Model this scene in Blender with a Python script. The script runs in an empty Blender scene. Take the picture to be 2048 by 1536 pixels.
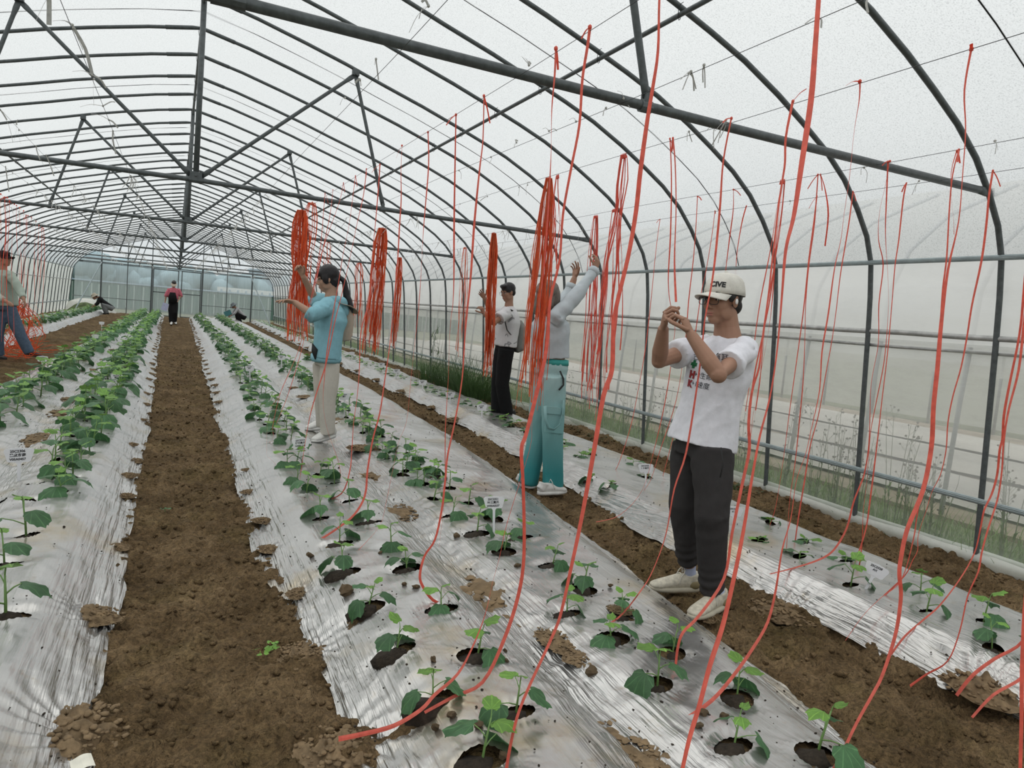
import bpy, bmesh, math, random
import numpy as np
from mathutils import Vector, Matrix, noise as mnoise
from mathutils.bvhtree import BVHTree
R = random.Random(7)
scene = bpy.context.scene
COL = scene.collection
# ---------------------------------------------------------------- camera
CH = 1.4
FPX = 1461.26
YAW, PITCH, ROLL = math.radians(25.0809), math.radians(-5.0303), math.radians(-5.0026)
_f = np.array([math.sin(YAW)*math.cos(PITCH), math.cos(YAW)*math.cos(PITCH), math.sin(PITCH)])
_r = np.array([math.cos(YAW), -math.sin(YAW), 0.0]); _d = np.cross(_f, _r)
CR = math.cos(ROLL)*_r + math.sin(ROLL)*_d
CD = -math.sin(ROLL)*_r + math.cos(ROLL)*_d
CM = np.array([CR, CD, _f])
cam = bpy.data.cameras.new('camera'); camo = bpy.data.objects.new('camera', cam); COL.objects.link(camo)
cam.sensor_width = 36; cam.lens = FPX/2048*36; cam.clip_start = .02; cam.clip_end = 500
m = Matrix.Identity(4)
for i in range(3):
    m[i][0] = CR[i]; m[i][1] = -CD[i]; m[i][2] = -_f[i]
m.translation = Vector((0, 0, CH)); camo.matrix_world = m
scene.camera = camo
# ---------------------------------------------------------------- sky, exposure
w = bpy.data.worlds.new('world'); scene.world = w; w.use_nodes = True
nt = w.node_tree; bg = nt.nodes['Background']
tc = nt.nodes.new('ShaderNodeTexCoord'); sx = nt.nodes.new('ShaderNodeSeparateXYZ')
cr = nt.nodes.new('ShaderNodeValToRGB'); nt.links.new(tc.outputs['Generated'], sx.inputs[0])
nt.links.new(sx.outputs[2], cr.inputs[0]); nt.links.new(cr.outputs[0], bg.inputs[0])
e = cr.color_ramp.elements
e[0].position = 0.0; e[0].color = (.76, .80, .82, 1)
e[1].position = 1.0; e[1].color = (1.5, 1.5, 1.48, 1)
q = e.new(.3); q.color = (.84, .87, .885, 1)
bg.inputs[1].default_value = .80
sun = bpy.data.lights.new('sun', 'SUN'); sun.energy = 1.5; sun.angle = math.radians(60); sun.color = (1, .98, .95)
suno = bpy.data.objects.new('sun', sun); COL.objects.link(suno)
suno.rotation_euler = (math.radians(-22), math.radians(-14), 0)
scene.view_settings.view_transform = 'Standard'; scene.view_settings.look = 'None'
scene.view_settings.exposure = 0.30; scene.view_settings.gamma = 1; scene.view_settings.use_curve_mapping = False
cy = scene.cycles
cy.max_bounces = 8; cy.diffuse_bounces = 4; cy.glossy_bounces = 3; cy.transmission_bounces = 4
cy.transparent_max_bounces = 16; cy.caustics_reflective = False; cy.caustics_refractive = False
cy.use_denoising = True; cy.sample_clamp_indirect = 6
# ---------------------------------------------------------------- helpers
def ray(x, y):
    return CM.T @ np.array([(x-1024)/FPX, (y-768)/FPX, 1.0])
def on_y(x, y, Y):
    d = ray(x, y); t = Y/d[1]; return Vector((t*d[0], Y, CH+t*d[2]))
def on_z(x, y, z):
    d = ray(x, y); t = (z-CH)/d[2]; return Vector((t*d[0], t*d[1], z))
def on_x(x, y, X):
    d = ray(x, y); t = X/d[0]; return Vector((X, t*d[1], CH+t*d[2]))
def tag(o, label=None, cat=None, group=None, kind=None):
    if label: o['label'] = label
    if cat: o['category'] = cat
    if group: o['group'] = group
    if kind: o['kind'] = kind
    return o
def smooth_mesh(me, on=True):
    me.polygons.foreach_set('use_smooth', [on]*len(me.polygons)); me.update()
def obj(name, me, mat=None, parent=None, smooth=False):
    if isinstance(me, bmesh.types.BMesh):
        bm = me; me = bpy.data.meshes.new(name); bm.to_mesh(me); bm.free()
    if mat is not None and not me.materials:
        me.materials.append(mat)
    if smooth: smooth_mesh(me)
    o = bpy.data.objects.new(name, me); COL.objects.link(o)
    if parent: o.parent = parent
    return o
def empty(name, loc=(0, 0, 0), label=None, cat=None, group=None, rz=0):
    o = bpy.data.objects.new(name, None); o.empty_display_size = .05; COL.objects.link(o)
    o.location = loc; o.rotation_euler = (0, 0, rz)
    return tag(o, label, cat, group)
def mesh(name, vs, fs, mats=()):
    me = bpy.data.meshes.new(name); me.from_pydata([tuple(v) for v in vs], [], fs)
    for m_ in mats: me.materials.append(m_)
    me.update(); return me
def np_grid_mesh(name, V, nx, ny, keep=None, smooth=True, attr=None):
    """V: (ny*nx,3) array; keep: (ny-1,nx-1) bool"""
    j, i = np.meshgrid(np.arange(ny-1), np.arange(nx-1), indexing='ij')
    a = (j*nx+i); F = np.stack([a, a+1, a+1+nx, a+nx], -1).reshape(-1, 4)
    if keep is not None: F = F[keep.reshape(-1)]
    used = np.unique(F); remap = np.full(len(V), -1); remap[used] = np.arange(len(used))
    V = V[used]; F = remap[F]
    me = bpy.data.meshes.new(name); me.vertices.add(len(V)); me.vertices.foreach_set('co', V.astype(np.float32).ravel())
    me.loops.add(F.size); me.loops.foreach_set('vertex_index', F.ravel().astype(np.int32))
    me.polygons.add(len(F)); me.polygons.foreach_set('loop_start', np.arange(0, F.size, 4, dtype=np.int32))
    me.polygons.foreach_set('loop_total', np.full(len(F), 4, dtype=np.int32))
    me.update(calc_edges=True)
    if attr: a_ = me.attributes.new(attr[0], 'FLOAT', 'POINT'); a_.data.foreach_set('value', attr[1][used].astype(np.float32))
    if smooth: smooth_mesh(me)
    return me
def tube(bm, pts, rad, seg=8, caps=True, side=None):
    """tapered round (or elliptical when rad items are pairs) tube through pts"""
    pts = [Vector(p) for p in pts]; n = len(pts); rings = []
    if not hasattr(rad, '__len__'): rad = [rad]*n
    t0 = (pts[1]-pts[0]).normalized()
    u = Vector(side) if side is not None else (Vector((0, 0, 1)) if abs(t0.z) < .9 else Vector((1, 0, 0)))
    u = (u - t0*u.dot(t0)).normalized()
    for k in range(n):
        if k == 0: t = pts[1]-pts[0]
        elif k == n-1: t = pts[-1]-pts[-2]
        else: t = (pts[k+1]-pts[k]).normalized()+(pts[k]-pts[k-1]).normalized()
        if t.length < 1e-9: t = t0
        t = t.normalized(); u = u - t*u.dot(t)
        if u.length < 1e-6: u = t.orthogonal()
        u.normalize(); v = t.cross(u)
        r = rad[k]; ra, rb = (r if hasattr(r, '__len__') else (r, r))
        rings.append([bm.verts.new(pts[k]+u*(ra*math.cos(2*math.pi*a/seg))+v*(rb*math.sin(2*math.pi*a/seg))) for a in range(seg)])
    for k in range(n-1):
        A, B = rings[k], rings[k+1]
        for a in range(seg):
            bm.faces.new((A[a], A[(a+1) % seg], B[(a+1) % seg], B[a]))
    if caps:
        bm.faces.new(rings[0][::-1]); bm.faces.new(rings[-1])
def box(bm, c, s, rot=None):
    r = bmesh.ops.create_cube(bm, size=1)['verts']
    M = Matrix.Translation(Vector(c)) @ (rot.to_4x4() if rot else Matrix.Identity(4)) @ Matrix.Diagonal((s[0], s[1], s[2], 1))
    bmesh.ops.transform(bm, matrix=M, verts=r)
def ball(bm, c, r, M=None, sub=2):
    vs = bmesh.ops.create_icosphere(bm, subdivisions=sub, radius=1)['verts']
    if not hasattr(r, '__len__'): r = (r, r, r)
    T = Matrix.Translation(Vector(c)) @ (M.to_4x4() if M else Matrix.Identity(4)) @ Matrix.Diagonal((r[0], r[1], r[2], 1))
    bmesh.ops.transform(bm, matrix=T, verts=vs)
# vectorised value noise
_rs = np.random.RandomState(3); _T = _rs.rand(256, 256)
def vnoise(x, y):
    xi = np.floor(x).astype(int); yi = np.floor(y).astype(int); fx = x-xi; fy = y-yi
    fx = fx*fx*(3-2*fx); fy = fy*fy*(3-2*fy)
    a = _T[xi & 255, yi & 255]; b = _T[(xi+1) & 255, yi & 255]; c = _T[xi & 255, (yi+1) & 255]; d = _T[(xi+1) & 255, (yi+1) & 255]
    return (a*(1-fx)+b*fx)*(1-fy)+(c*(1-fx)+d*fx)*fy
def fbm(x, y, o=4, g=.5):
    s = 0; a = 1; t = 0
    for k in range(o):
        s = s+a*(vnoise(x*2**k+17.3*k, y*2**k+9.1*k)-.5)*2; t += a; a *= g
    return s/t
def ridged(x, y, o=3):
    s = 0; a = 1; t = 0
    for k in range(o):
        s = s+a*(1-np.abs(vnoise(x*2**k+7.7*k, y*2**k+3.1*k)*2-1)); t += a; a *= .5
    return s/t
ONES = 'first second third fourth fifth sixth seventh eighth ninth tenth eleventh twelfth thirteenth fourteenth fifteenth sixteenth seventeenth eighteenth nineteenth'.split()
TENS = 'twenty thirty forty fifty sixty seventy eighty ninety'.split()
TH = 'twentieth thirtieth fortieth fiftieth sixtieth seventieth eightieth ninetieth'.split()
def nth(k):
    if k >= 100: return 'hundred-and-'+nth(k-100) if k > 100 else 'hundredth'
    if k < 20: return ONES[k-1]
    if k % 10 == 0: return TH[k//10-2]
    return TENS[k//10-2]+'-'+ONES[k % 10-1]
# ---------------------------------------------------------------- materials
def newmat(name):
    m_ = bpy.data.materials.new(name); m_.use_nodes = True; n = m_.node_tree
    return m_, n, n.nodes['Principled BSDF'], n.nodes['Material Output']
def noise_ramp(n, scale, stops, detail=6, coord='Object', rough=.6, stretch=None):
    tc = n.nodes.new('ShaderNodeTexCoord'); no = n.nodes.new('ShaderNodeTexNoise')
    no.inputs['Scale'].default_value = scale; no.inputs['Detail'].default_value = detail; no.inputs['Roughness'].default_value = rough
    if stretch:
        mp = n.nodes.new('ShaderNodeMapping'); mp.inputs['Scale'].default_value = stretch
        n.links.new(tc.outputs[coord], mp.inputs[0]); n.links.new(mp.outputs[0], no.inputs['Vector'])
    else: n.links.new(tc.outputs[coord], no.inputs['Vector'])
    r = n.nodes.new('ShaderNodeValToRGB'); n.links.new(no.outputs[0], r.inputs[0])
    el = r.color_ramp.elements
    while len(el) < len(stops): el.new(.5)
    for k, (p_, c) in enumerate(stops):
        el[k].position = p_; el[k].color = (*c, 1)
    return no, r
def bump(n, bsdf, scale, strength, dist=.01, detail=5, coord='Object', stretch=None, prev=None):
    tc = n.nodes.new('ShaderNodeTexCoord'); no = n.nodes.new('ShaderNodeTexNoise')
    no.inputs['Scale'].default_value = scale; no.inputs['Detail'].default_value = detail
    mp = n.nodes.new('ShaderNodeMapping'); mp.inputs['Scale'].default_value = stretch or (1, 1, 1)
    n.links.new(tc.outputs[coord], mp.inputs[0]); n.links.new(mp.outputs[0], no.inputs['Vector'])
    b = n.nodes.new('ShaderNodeBump'); b.inputs['Strength'].default_value = strength; b.inputs['Distance'].default_value = dist
    n.links.new(no.outputs[0], b.inputs['Height'])
    if prev: n.links.new(prev.outputs[0], b.inputs['Normal'])
    n.links.new(b.outputs[0], bsdf.inputs['Normal']); return b
def plain(name, col, rough=.6, metal=0, var=.12, scale=20, bmp=None, spec=.4, coord='Object', stretch=None):
    m_, n, b, o = newmat(name)
    lo = tuple(c*(1-var) for c in col); hi = tuple(min(1, c*(1+var)) for c in col)
    no, r = noise_ramp(n, scale, [(.3, lo), (.7, hi)], coord=coord, stretch=stretch)
    n.links.new(r.outputs[0], b.inputs['Base Color'])
    b.inputs['Roughness'].default_value = rough; b.inputs['Metallic'].default_value = metal
    b.inputs['Specular IOR Level'].default_value = spec
    if bmp: bump(n, b, bmp[0], bmp[1], bmp[2] if len(bmp) > 2 else .01, stretch=bmp[3] if len(bmp) > 3 else None)
    return m_
def film_mat(name, col, transp, gloss=.06, rough=.25, speck=0, streak=None, transl=.75, bumpy=.3, bscale=3):
    m_, n, b, o = newmat(name); n.nodes.remove(b)
    tr = n.nodes.new('ShaderNodeBsdfTransparent'); tr.inputs[0].default_value = (.97, .98, .98, 1)
    tl = n.nodes.new('ShaderNodeBsdfTranslucent'); df = n.nodes.new('ShaderNodeBsdfDiffuse'); gl = n.nodes.new('ShaderNodeBsdfGlossy')
    gl.inputs['Roughness'].default_value = rough; gl.inputs[0].default_value = (.9, .92, .92, 1)
    st = [(.35, tuple(c*(1-speck) for c in col)), (.55 if speck < .4 else .50, col)]
    no, r = noise_ramp(n, streak[0] if streak else 60, st, detail=8, rough=.8, stretch=streak[1] if streak else None)
    n.links.new(r.outputs[0], tl.inputs[0]); n.links.new(r.outputs[0], df.inputs[0])
    m1 = n.nodes.new('ShaderNodeMixShader'); m1.inputs[0].default_value = 1-transl
    n.links.new(tl.outputs[0], m1.inputs[1]); n.links.new(df.outputs[0], m1.inputs[2])
    m2 = n.nodes.new('ShaderNodeMixShader'); m2.inputs[0].default_value = gloss
    n.links.new(m1.outputs[0], m2.inputs[1]); n.links.new(gl.outputs[0], m2.inputs[2])
    m3 = n.nodes.new('ShaderNodeMixShader'); m3.inputs[0].default_value = transp
    n.links.new(m2.outputs[0], m3.inputs[1]); n.links.new(tr.outputs[0], m3.inputs[2]); n.links.new(m3.outputs[0], o.inputs[0])
    tc = n.nodes.new('ShaderNodeTexCoord'); nb = n.nodes.new('ShaderNodeTexNoise'); nb.inputs['Scale'].default_value = bscale; nb.inputs['Detail'].default_value = 5
    mp = n.nodes.new('ShaderNodeMapping'); mp.inputs['Scale'].default_value = (3, .6, 1); n.links.new(tc.outputs['Object'], mp.inputs[0]); n.links.new(mp.outputs[0], nb.inputs['Vector'])
    bp = n.nodes.new('ShaderNodeBump'); bp.inputs['Strength'].default_value = bumpy; bp.inputs['Distance'].default_value = .03
    n.links.new(nb.outputs[0], bp.inputs['Height'])
    for s in (df, gl): n.links.new(bp.outputs[0], s.inputs['Normal'])
    return m_
# ================================================================ STRUCTURE
XC = .13; AP = .97; Y0 = 3.0; NA = 40; YB = Y0+AP*NA; ZT = 2.45
PROF = [(0, 4.19), (.49, 4.085), (.95, 3.965), (1.36, 3.85), (1.77, 3.72), (2.2, 3.59), (2.62, 3.45), (2.92, 3.345), (3.22, 3.23), (3.54, 3.075), (3.8, 2.93), (4.04, 2.785),
        (4.25, 2.62), (4.42, 2.43), (4.55, 2.25), (4.63, 2.06), (4.67, 1.8), (4.70, 1.5), (4.74, 1.0), (4.78, .5), (4.82, 0), (4.83, -.15)]
def prof(z):
    zs = [p[1] for p in PROF][::-1]; xs = [p[0] for p in PROF][::-1]
    return float(np.interp(z, zs, xs))
def prof_z(dx):
    return float(np.interp(dx, [p[0] for p in PROF[:17]], [p[1] for p in PROF[:17]]))
STEEL = plain('galvanised steel', (.10, .112, .115), rough=.45, metal=.25, var=.25, scale=30, bmp=(60, .15))
STEEL_L = plain('pale galvanised steel', (.42, .42, .41), rough=.45, metal=.35, var=.25, scale=14, bmp=(40, .15))
ALU = plain('aluminium channel', (.30, .35, .36), rough=.4, metal=.5, var=.15, scale=12)
ROOF = film_mat('roof film with droplets', (.62, .64, .64), .28, gloss=.03, speck=.50, streak=(110, (1, 1, 1)), transl=.86, bscale=1.5)
SIDE = film_mat('side film', (.80, .80, .77), .50, gloss=.05, speck=.12, streak=(4, (1, .4, 1.5)), transl=.7)
SIDEU = film_mat('upper side film', (.90, .91, .90), .15, gloss=.04, speck=.06, streak=(4, (1, .4, 1)), transl=.78)
SKIRT = film_mat('skirt film', (.40, .46, .37), .60, gloss=.16, rough=.18, speck=.25, streak=(5, (1, .5, 2)), transl=.6, bumpy=.6)
BACKF = film_mat('end wall film', (.85, .93, .93), .66, gloss=.05, speck=.3, streak=(8, (6, 1, .12)), transl=.6)
LEFTF = film_mat('left wall film', (.86, .88, .84), .18, gloss=.04, speck=.10, streak=(6, (1, .4, 1)), transl=.7)
ROPE = plain('black strap', (.012, .012, .014), rough=.6)
# hoops
def hoop_parts(root):
    for s, fac in ((-1, 1.015), (1, 1.0)):
        bm = bmesh.new(); pts = [Vector((XC+s*p[0]*fac, 0, p[1])) for p in PROF[:-1]]+[Vector((XC+s*4.83*fac, 0, -.12))]
        tube(bm, pts, .0185, 8); obj('hoop_pipe', bm, STEEL, root, True)
    bm = bmesh.new()
    tube(bm, [Vector((XC+x, 0, prof_z(abs(x)))) for x in (-.34, -.12, 0, .12, .34)], .0225, 8); obj('ridge_sleeve', bm, STEEL, root, True)
def copy_tree(o):
    c = o.copy(); COL.objects.link(c)
    for ch in list(o.children):
        d = copy_tree(ch); d.parent = c
    return c
hoop0 = empty('greenhouse_hoop', (0, Y0, 0)); hoop_parts(hoop0)
for k in range(NA+1):
    o = hoop0 if k == 0 else copy_tree(hoop0)
    o.location = (0, Y0+AP*k, 0)
    tag(o, ('%s curved grey steel roof hoop from the camera, spanning bed to bed' % nth(k+1)), 'hoop', 'steel roof hoops of the tunnel')
    # small random twist keeps the row from looking stamped
o = copy_tree(hoop0); o.location = (0, Y0-AP, 0); tag(o, 'steel roof hoop arching just above and behind the top frame edge', 'hoop', 'steel roof hoops of the tunnel')
# roof trusses every fifth hoop
def truss(k, y):
    t = empty('roof_truss', (0, y, 0), '%s horizontal grey tie bar with king post and zigzag struts from the camera' % nth(k), 'roof truss', 'tie bars under the roof')
    bm = bmesh.new(); tube(bm, [(XC-4.40, 0, ZT+.0), (XC-2.2, 0, ZT+.0), (XC, 0, ZT+.02), (XC+2.2, 0, ZT), (XC+4.32, 0, ZT-.01)], .0235, 10); obj('tie_bar', bm, STEEL, t, True)
    for s in (-1, 1):
        bm = bmesh.new(); tube(bm, [(XC+s*4.30, 0, ZT-.01), (XC+s*4.38, 0, ZT-.01), (XC+s*4.46, 0, ZT-.005)], [(.023, .023), (.03, .01), (.028, .006)], 10, side=(0, 0, 1)); obj('flattened_end', bm, STEEL, t, True)
    bm = bmesh.new(); tube(bm, [(XC, .0, ZT+.03), (XC, 0, 4.17)], [.026, .026], 10); obj('king_post', bm, STEEL, t, True)
    for s in (-1, 1):
        n_ = Vector((XC+s*1.46, 0, prof_z(1.46)-.05)); c_ = Vector((XC+s*.05, 0, ZT+.06)); f_ = Vector((XC+s*1.84, 0, ZT+.04))
        for a, b in ((c_, n_), (f_, n_)):
            d = (b-a).normalized(); bm = bmesh.new()
            tube(bm, [a, a+d*.07, a+d*.14, b-d*.14, b-d*.07, b], [(.022, .006), (.024, .008), (.018, .018), (.018, .018), (.024, .008), (.022, .006)], 10, side=(0, 1, 0) if False else (d.z, 0, -d.x))
            obj('strut', bm, STEEL, t, True)
        bm = bmesh.new(); box(bm, n_+Vector((0, 0, .02)), (.07, .05, .06)); tube(bm, [n_+Vector((0, -.04, 0)), n_+Vector((0, .04, 0))], .009, 6); obj('bracket', bm, STEEL, t)
        bm = bmesh.new(); tube(bm, [(f_.x-.03, 0, ZT), (f_.x+.03, 0, ZT)], .029, 10); box(bm, (f_.x, 0, ZT+.035), (.03, .045, .05)); obj('clamp', bm, STEEL, t)
    bm = bmesh.new(); tube(bm, [(XC-.06, 0, ZT+.02), (XC+.06, 0, ZT+.02)], .03, 10); box(bm, (XC, 0, ZT+.06), (.11, .055, .07)); tube(bm, [(XC, -.045, ZT+.06), (XC, .045, ZT+.06)], .011, 6); obj('clamp', bm, STEEL, t)
for k in range(9):
    truss(k+1, Y0+AP*5*k if k < 8 else YB-.001)
# purlins
for nm, x, z, lab in (('ridge_purlin', XC, 4.12, 'grey steel ridge pipe running lengthwise under the hoop crowns'),
                      ('side_purlin', XC+2.66, prof_z(2.66)-.05, 'grey lengthwise pipe wired under the hoops on the right slope'),
                      ('side_purlin', XC-2.75, prof_z(2.66)-.055, 'grey lengthwise pipe wired under the hoops on the left slope')):
    bm = bmesh.new(); tube(bm, [(0, y, 0) for y in np.linspace(1.0, YB, 24)], .0165, 8)
    p_ = obj(nm, bm, STEEL, None, True); p_.location = (x, 0, z); tag(p_, lab, 'purlin')
    bm = bmesh.new()
    for k in range(NA+1):
        y = Y0+AP*k; pts = [(.022*math.sin(a)*1.1, y+.03*math.cos(a*.5), .03+.055*math.cos(a)*.9-.01) for a in np.linspace(0, 2*math.pi, 9)]
        tube(bm, pts, .0025, 4, caps=False)
    wt = obj('wire_tie', bm, ROPE, p_); tag(wt, kind='stuff')
# ceiling film
def roof_grid():
    ys = np.arange(Y0-AP*2.6, YB+.01, AP/6); pts = []
    P = [(p[0]+.022, p[1]+.02) for p in PROF[:16]]
    L = [(-p[0]*1.015, p[1]) for p in P[::-1]]+P[1:]
    # resample
    L = np.array(L); s = np.r_[0, np.cumsum(np.hypot(*np.diff(L, axis=0).T))]; q = np.linspace(0, s[-1], 70)
    X = np.interp(q, s, L[:, 0]); Z = np.interp(q, s, L[:, 1])
    yy, k = np.meshgrid(ys, np.arange(70), indexing='ij')
    ph = ((yy-Y0)/AP); sag = -.012*np.sin(np.pi*(ph % 1))+.006*fbm(q[k]*3+yy*1.5, yy*2.2, 3)
    nz = np.gradient(X)[k]; nx = -np.gradient(Z)[k]; ln = np.hypot(nx, nz)
    V = np.stack([XC+X[k]+nx/ln*sag, yy, Z[k]+nz/ln*sag], -1).reshape(-1, 3)
    return np_grid_mesh('ceiling', V, 70, len(ys))
ceil = obj('ceiling', roof_grid(), ROOF); tag(ceil, kind='structure')
# straps over the film
for k in range(14):
    y = Y0-AP*.5+AP*3*k
    bm = bmesh.new(); tube(bm, [(XC+s*(p[0]+.014)*(1.015 if s < 0 else 1), 0, p[1]+.012) for s, p in [(-1, p) for p in PROF[15:0:-1]]+[(1, p) for p in PROF[:16]]], .0045, 5)
    o = obj('film_strap', bm, ROPE, None, True); o.location.y = y
    tag(o, 'thin black strap over the roof film, %s one from the camera' % nth(k+1), 'strap', 'black straps holding the roof film')
# side walls
def wall_strip(nm, s, z0, z1, mat, y0, y1, off=.02, nz=8, wob=.008, parent=None, bulge=0):
    ys = np.arange(y0, y1+.01, .16); zs = np.linspace(z0, z1, nz)
    yy, zz = np.meshgrid(ys, zs, indexing='ij')
    fac = 1.015 if s < 0 else 1
    X = np.vectorize(prof)(zs)*fac+off
    X = X[None, :]+wob*fbm(yy*1.7+5, zz*3, 3)+bulge*np.exp(-((zz-.07)/.09)**2)*(1+.3*fbm(yy*.8, zz, 2))
    V = np.stack([XC+s*X, yy, zz], -1).reshape(-1, 3)
    me = np_grid_mesh(nm, V, nz, len(ys)); o = obj(nm, me, mat, parent); return o
WR = wall_strip('wall_right', 1, .47, 1.50, SIDE, .6, YB, wob=.03, nz=10); tag(WR, kind='structure')
tag(wall_strip('wall_right_upper', 1, 1.48, 2.07, SIDEU, .6, YB, off=.03, wob=.02), kind='structure').name = 'wall_right.001'
tag(wall_strip('wall_right_skirt', 1, -.03, .47, SKIRT, .6, YB, off=.028, nz=12, bulge=-.035), kind='structure').name = 'wall_right.002'
WL = wall_strip('wall_left', -1, -.03, 2.07, LEFTF, 1.0, YB, wob=.03, nz=12); tag(WL, kind='structure')
for s, sd in ((1, 'right'), (-1, 'left')):
    fac = 1.015 if s < 0 else 1
    for j, (z, r, mt, lab) in enumerate(((2.06, (.006, .018), ALU, 'grey film-locking rail at eaves height along the %s wall'), (.47, (.005, .020), ALU, 'grey channel rail above the skirt along the %s wall'))):
        bm = bmesh.new(); x = XC+s*(prof(z)*fac-.022)
        tube(bm, [(x, .7, z), (x, YB, z)], [r, r], 8, side=(1, 0, 0))
        for dz in (-.006, .006): tube(bm, [(x-s*.005, .7, z+dz), (x-s*.005, YB, z+dz)], .0025, 4)
        tag(obj('film_rail', bm, mt), lab % sd, 'rail')
    if s > 0:
        for z, r, dx, lab in ((1.55, .019, .012, 'upper of two pale film-rolling pipes along the right wall'), (1.45, .012, .03, 'lower slimmer film-rolling pipe along the right wall')):
            bm = bmesh.new(); tube(bm, [(XC+prof(z)+dx+R.uniform(-.003, .003), y, z+R.uniform(-.004, .004)) for y in np.arange(.7, YB, .5)], r, 8)
            tag(obj('vent_pipe', bm, STEEL_L, None, True), lab, 'pipe')
    else:
        bm = bmesh.new(); tube(bm, [(XC-prof(1.48)*fac+.01, y, 1.48) for y in np.arange(.7, YB, .5)], .014, 8); tag(obj('vent_pipe', bm, STEEL_L, None, True), 'film-rolling pipe along the left wall', 'pipe')
# end wall
def quad_grid(nm, x0, x1, z0, z1, y, mat, n=30, wob=.03, kind=True):
    xs = np.linspace(x0, x1, n); zs = np.linspace(z0, z1, 14); xx, zz = np.meshgrid(xs, zs, indexing='ij')
    top = np.array([prof_z(abs(x-XC)) if z1 > 2.8 else z1 for x in xs]); tt = (zz-z0)/(z1-z0); zz = z0+tt*(np.maximum(top, z0+.02)[:, None]-z0)
    V = np.stack([xx, y+wob*fbm(xx*4, zz*.6, 3), zz], -1).reshape(-1, 3)
    o = obj(nm, np_grid_mesh(nm, V, 14, n), mat)
    if kind: tag(o, kind='structure')
    return o
quad_grid('wall_back', XC-4.65, XC+4.62, -.02, 2.6, YB+.06, BACKF, n=90)
quad_grid('wall_back_gable', XC-4.5, XC+4.5, 2.5, 4.2, YB+.04, film_mat('gable film', (.9, .95, .96), .80, gloss=.02, speck=.1, transl=.6), n=50).name = 'wall_back.001'
def bar(bm, a, b, r): tube(bm, [a, b], r, 8)
ef = empty('end_wall_frame', (XC, YB, 0), 'grey steel posts and rails framing the far end wall and its doorway', 'frame')
for x, r, zt in ((-1.25, .045, 2.62), (1.12, .045, 2.62), (-3.5, .04, 2.62), (3.58, .04, 2.62)):
    bm = bmesh.new(); box(bm, (x, 0, zt/2), (r*1.7, r*1.7, zt)); obj('post', bm, STEEL, ef)
for x in (-3.5, -2.35, -1.25, 1.12, 2.33, 3.58):
    bm = bmesh.new(); z1 = prof_z(abs(x)); a = 0 if abs(x) in (2.35, 2.33) else 2.6
    bar(bm, (x, 0, a), (x, 0, z1), .02); obj('stud', bm, STEEL, ef)
for z, x0, x1, r in ((2.62, -4.2, 4.1, .022), (2.4, -4.5, 4.5, .014), (.72, -4.7, -1.25, .014), (.72, 1.12, 4.7, .014)):
    bm = bmesh.new(); bar(bm, (x0, 0, z), (x1, 0, z), r); obj('rail', bm, STEEL, ef)
bm = bmesh.new(); box(bm, (-.05, -.05, 2.62), (4.7, .10, .10)); obj('header_box', bm, STEEL_L, ef)
for s in (-1, 1):
    bm = bmesh.new(); bar(bm, (s*3.5, -.05, 2.45), (s*4.35, -2.3, .05), .03); obj('brace', bm, ALU, ef)
dr = empty('door_1', (XC, YB-.03, 0)); tag(dr, kind='structure')
for x0, x1 in ((-1.18, -.02), (.14, 1.04)):
    fr = bmesh.new()
    for x in (x0, x1): box(fr, (x, 0, 1.2), (.045, .04, 2.38))
    for z in (.03, 1.22, 2.38): box(fr, ((x0+x1)/2, 0, z), (x1-x0, .04, .045))
    obj('door_frame', fr, STEEL, dr)
# ---------------------------------------------------------------- outside
FIELD = plain('outside soil and grass', (.085, .095, .05), rough=.95, var=.4, scale=.8)
bm = bmesh.new(); bmesh.ops.create_grid(bm, x_segments=2, y_segments=2, size=220); o = obj('ground_outside', bm, FIELD); o.location = (0, 120, -.16); tag(o, kind='structure')
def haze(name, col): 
    return plain(name, col, rough=1, var=.12, scale=.35, spec=.05)  # blue-grey distance haze is mixed into the base colour
TREEF = haze('haze tinted foliage', (.26, .36, .40)); BLDG = haze('haze tinted building', (.36, .46, .55)); WHITEW = plain('white fence', (.75, .78, .78), rough=.8)
NETG = plain('green netting', (.10, .17, .14), rough=.9, var=.35, scale=1.2, coord='Object', stretch=(8, 1, .3)); NETW = plain('pale netting strips', (.34, .42, .38), rough=.8, var=.2)
nh = empty('net_house', (-1, 62, 0), 'long green net house behind the far end wall', 'greenhouse')
bm = bmesh.new(); tube(bm, [(-46, 0, 0), (46, 0, 0)], [(1.7, 5), (1.7, 5)], 4); bm.free()
bm = bmesh.new(); box(bm, (0, 0, .70), (80, 14, 1.7)); obj('net_cover', bm, NETG, nh)
bm = bmesh.new()
for k in range(90): box(bm, (-22+k*.5+R.uniform(-.1, .1), -7.03, .65), (R.uniform(.03, .1), .02, 1.55+R.uniform(-.2, .1)))
tag(obj('pale_strip', bm, NETW, nh), kind='stuff')
bm = bmesh.new(); box(bm, (0, -7.05, 1.55), (80, .1, .09)); obj('top_rail', bm, BLDG, nh)
pf = empty('perimeter_fence', (12, 84, 0), 'white panel fence with narrow slots seen through the right of the end wall', 'fence')
bm = bmesh.new(); box(bm, (12, 0, .95), (40, .2, 2.4)); obj('panel_run', bm, WHITEW, pf)
bm = bmesh.new()
for k in range(48): box(bm, (-7.6+k*.82, -.12, 1.6), (.16, .05, .7))
tag(obj('slot', bm, BLDG, pf), kind='stuff')
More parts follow.
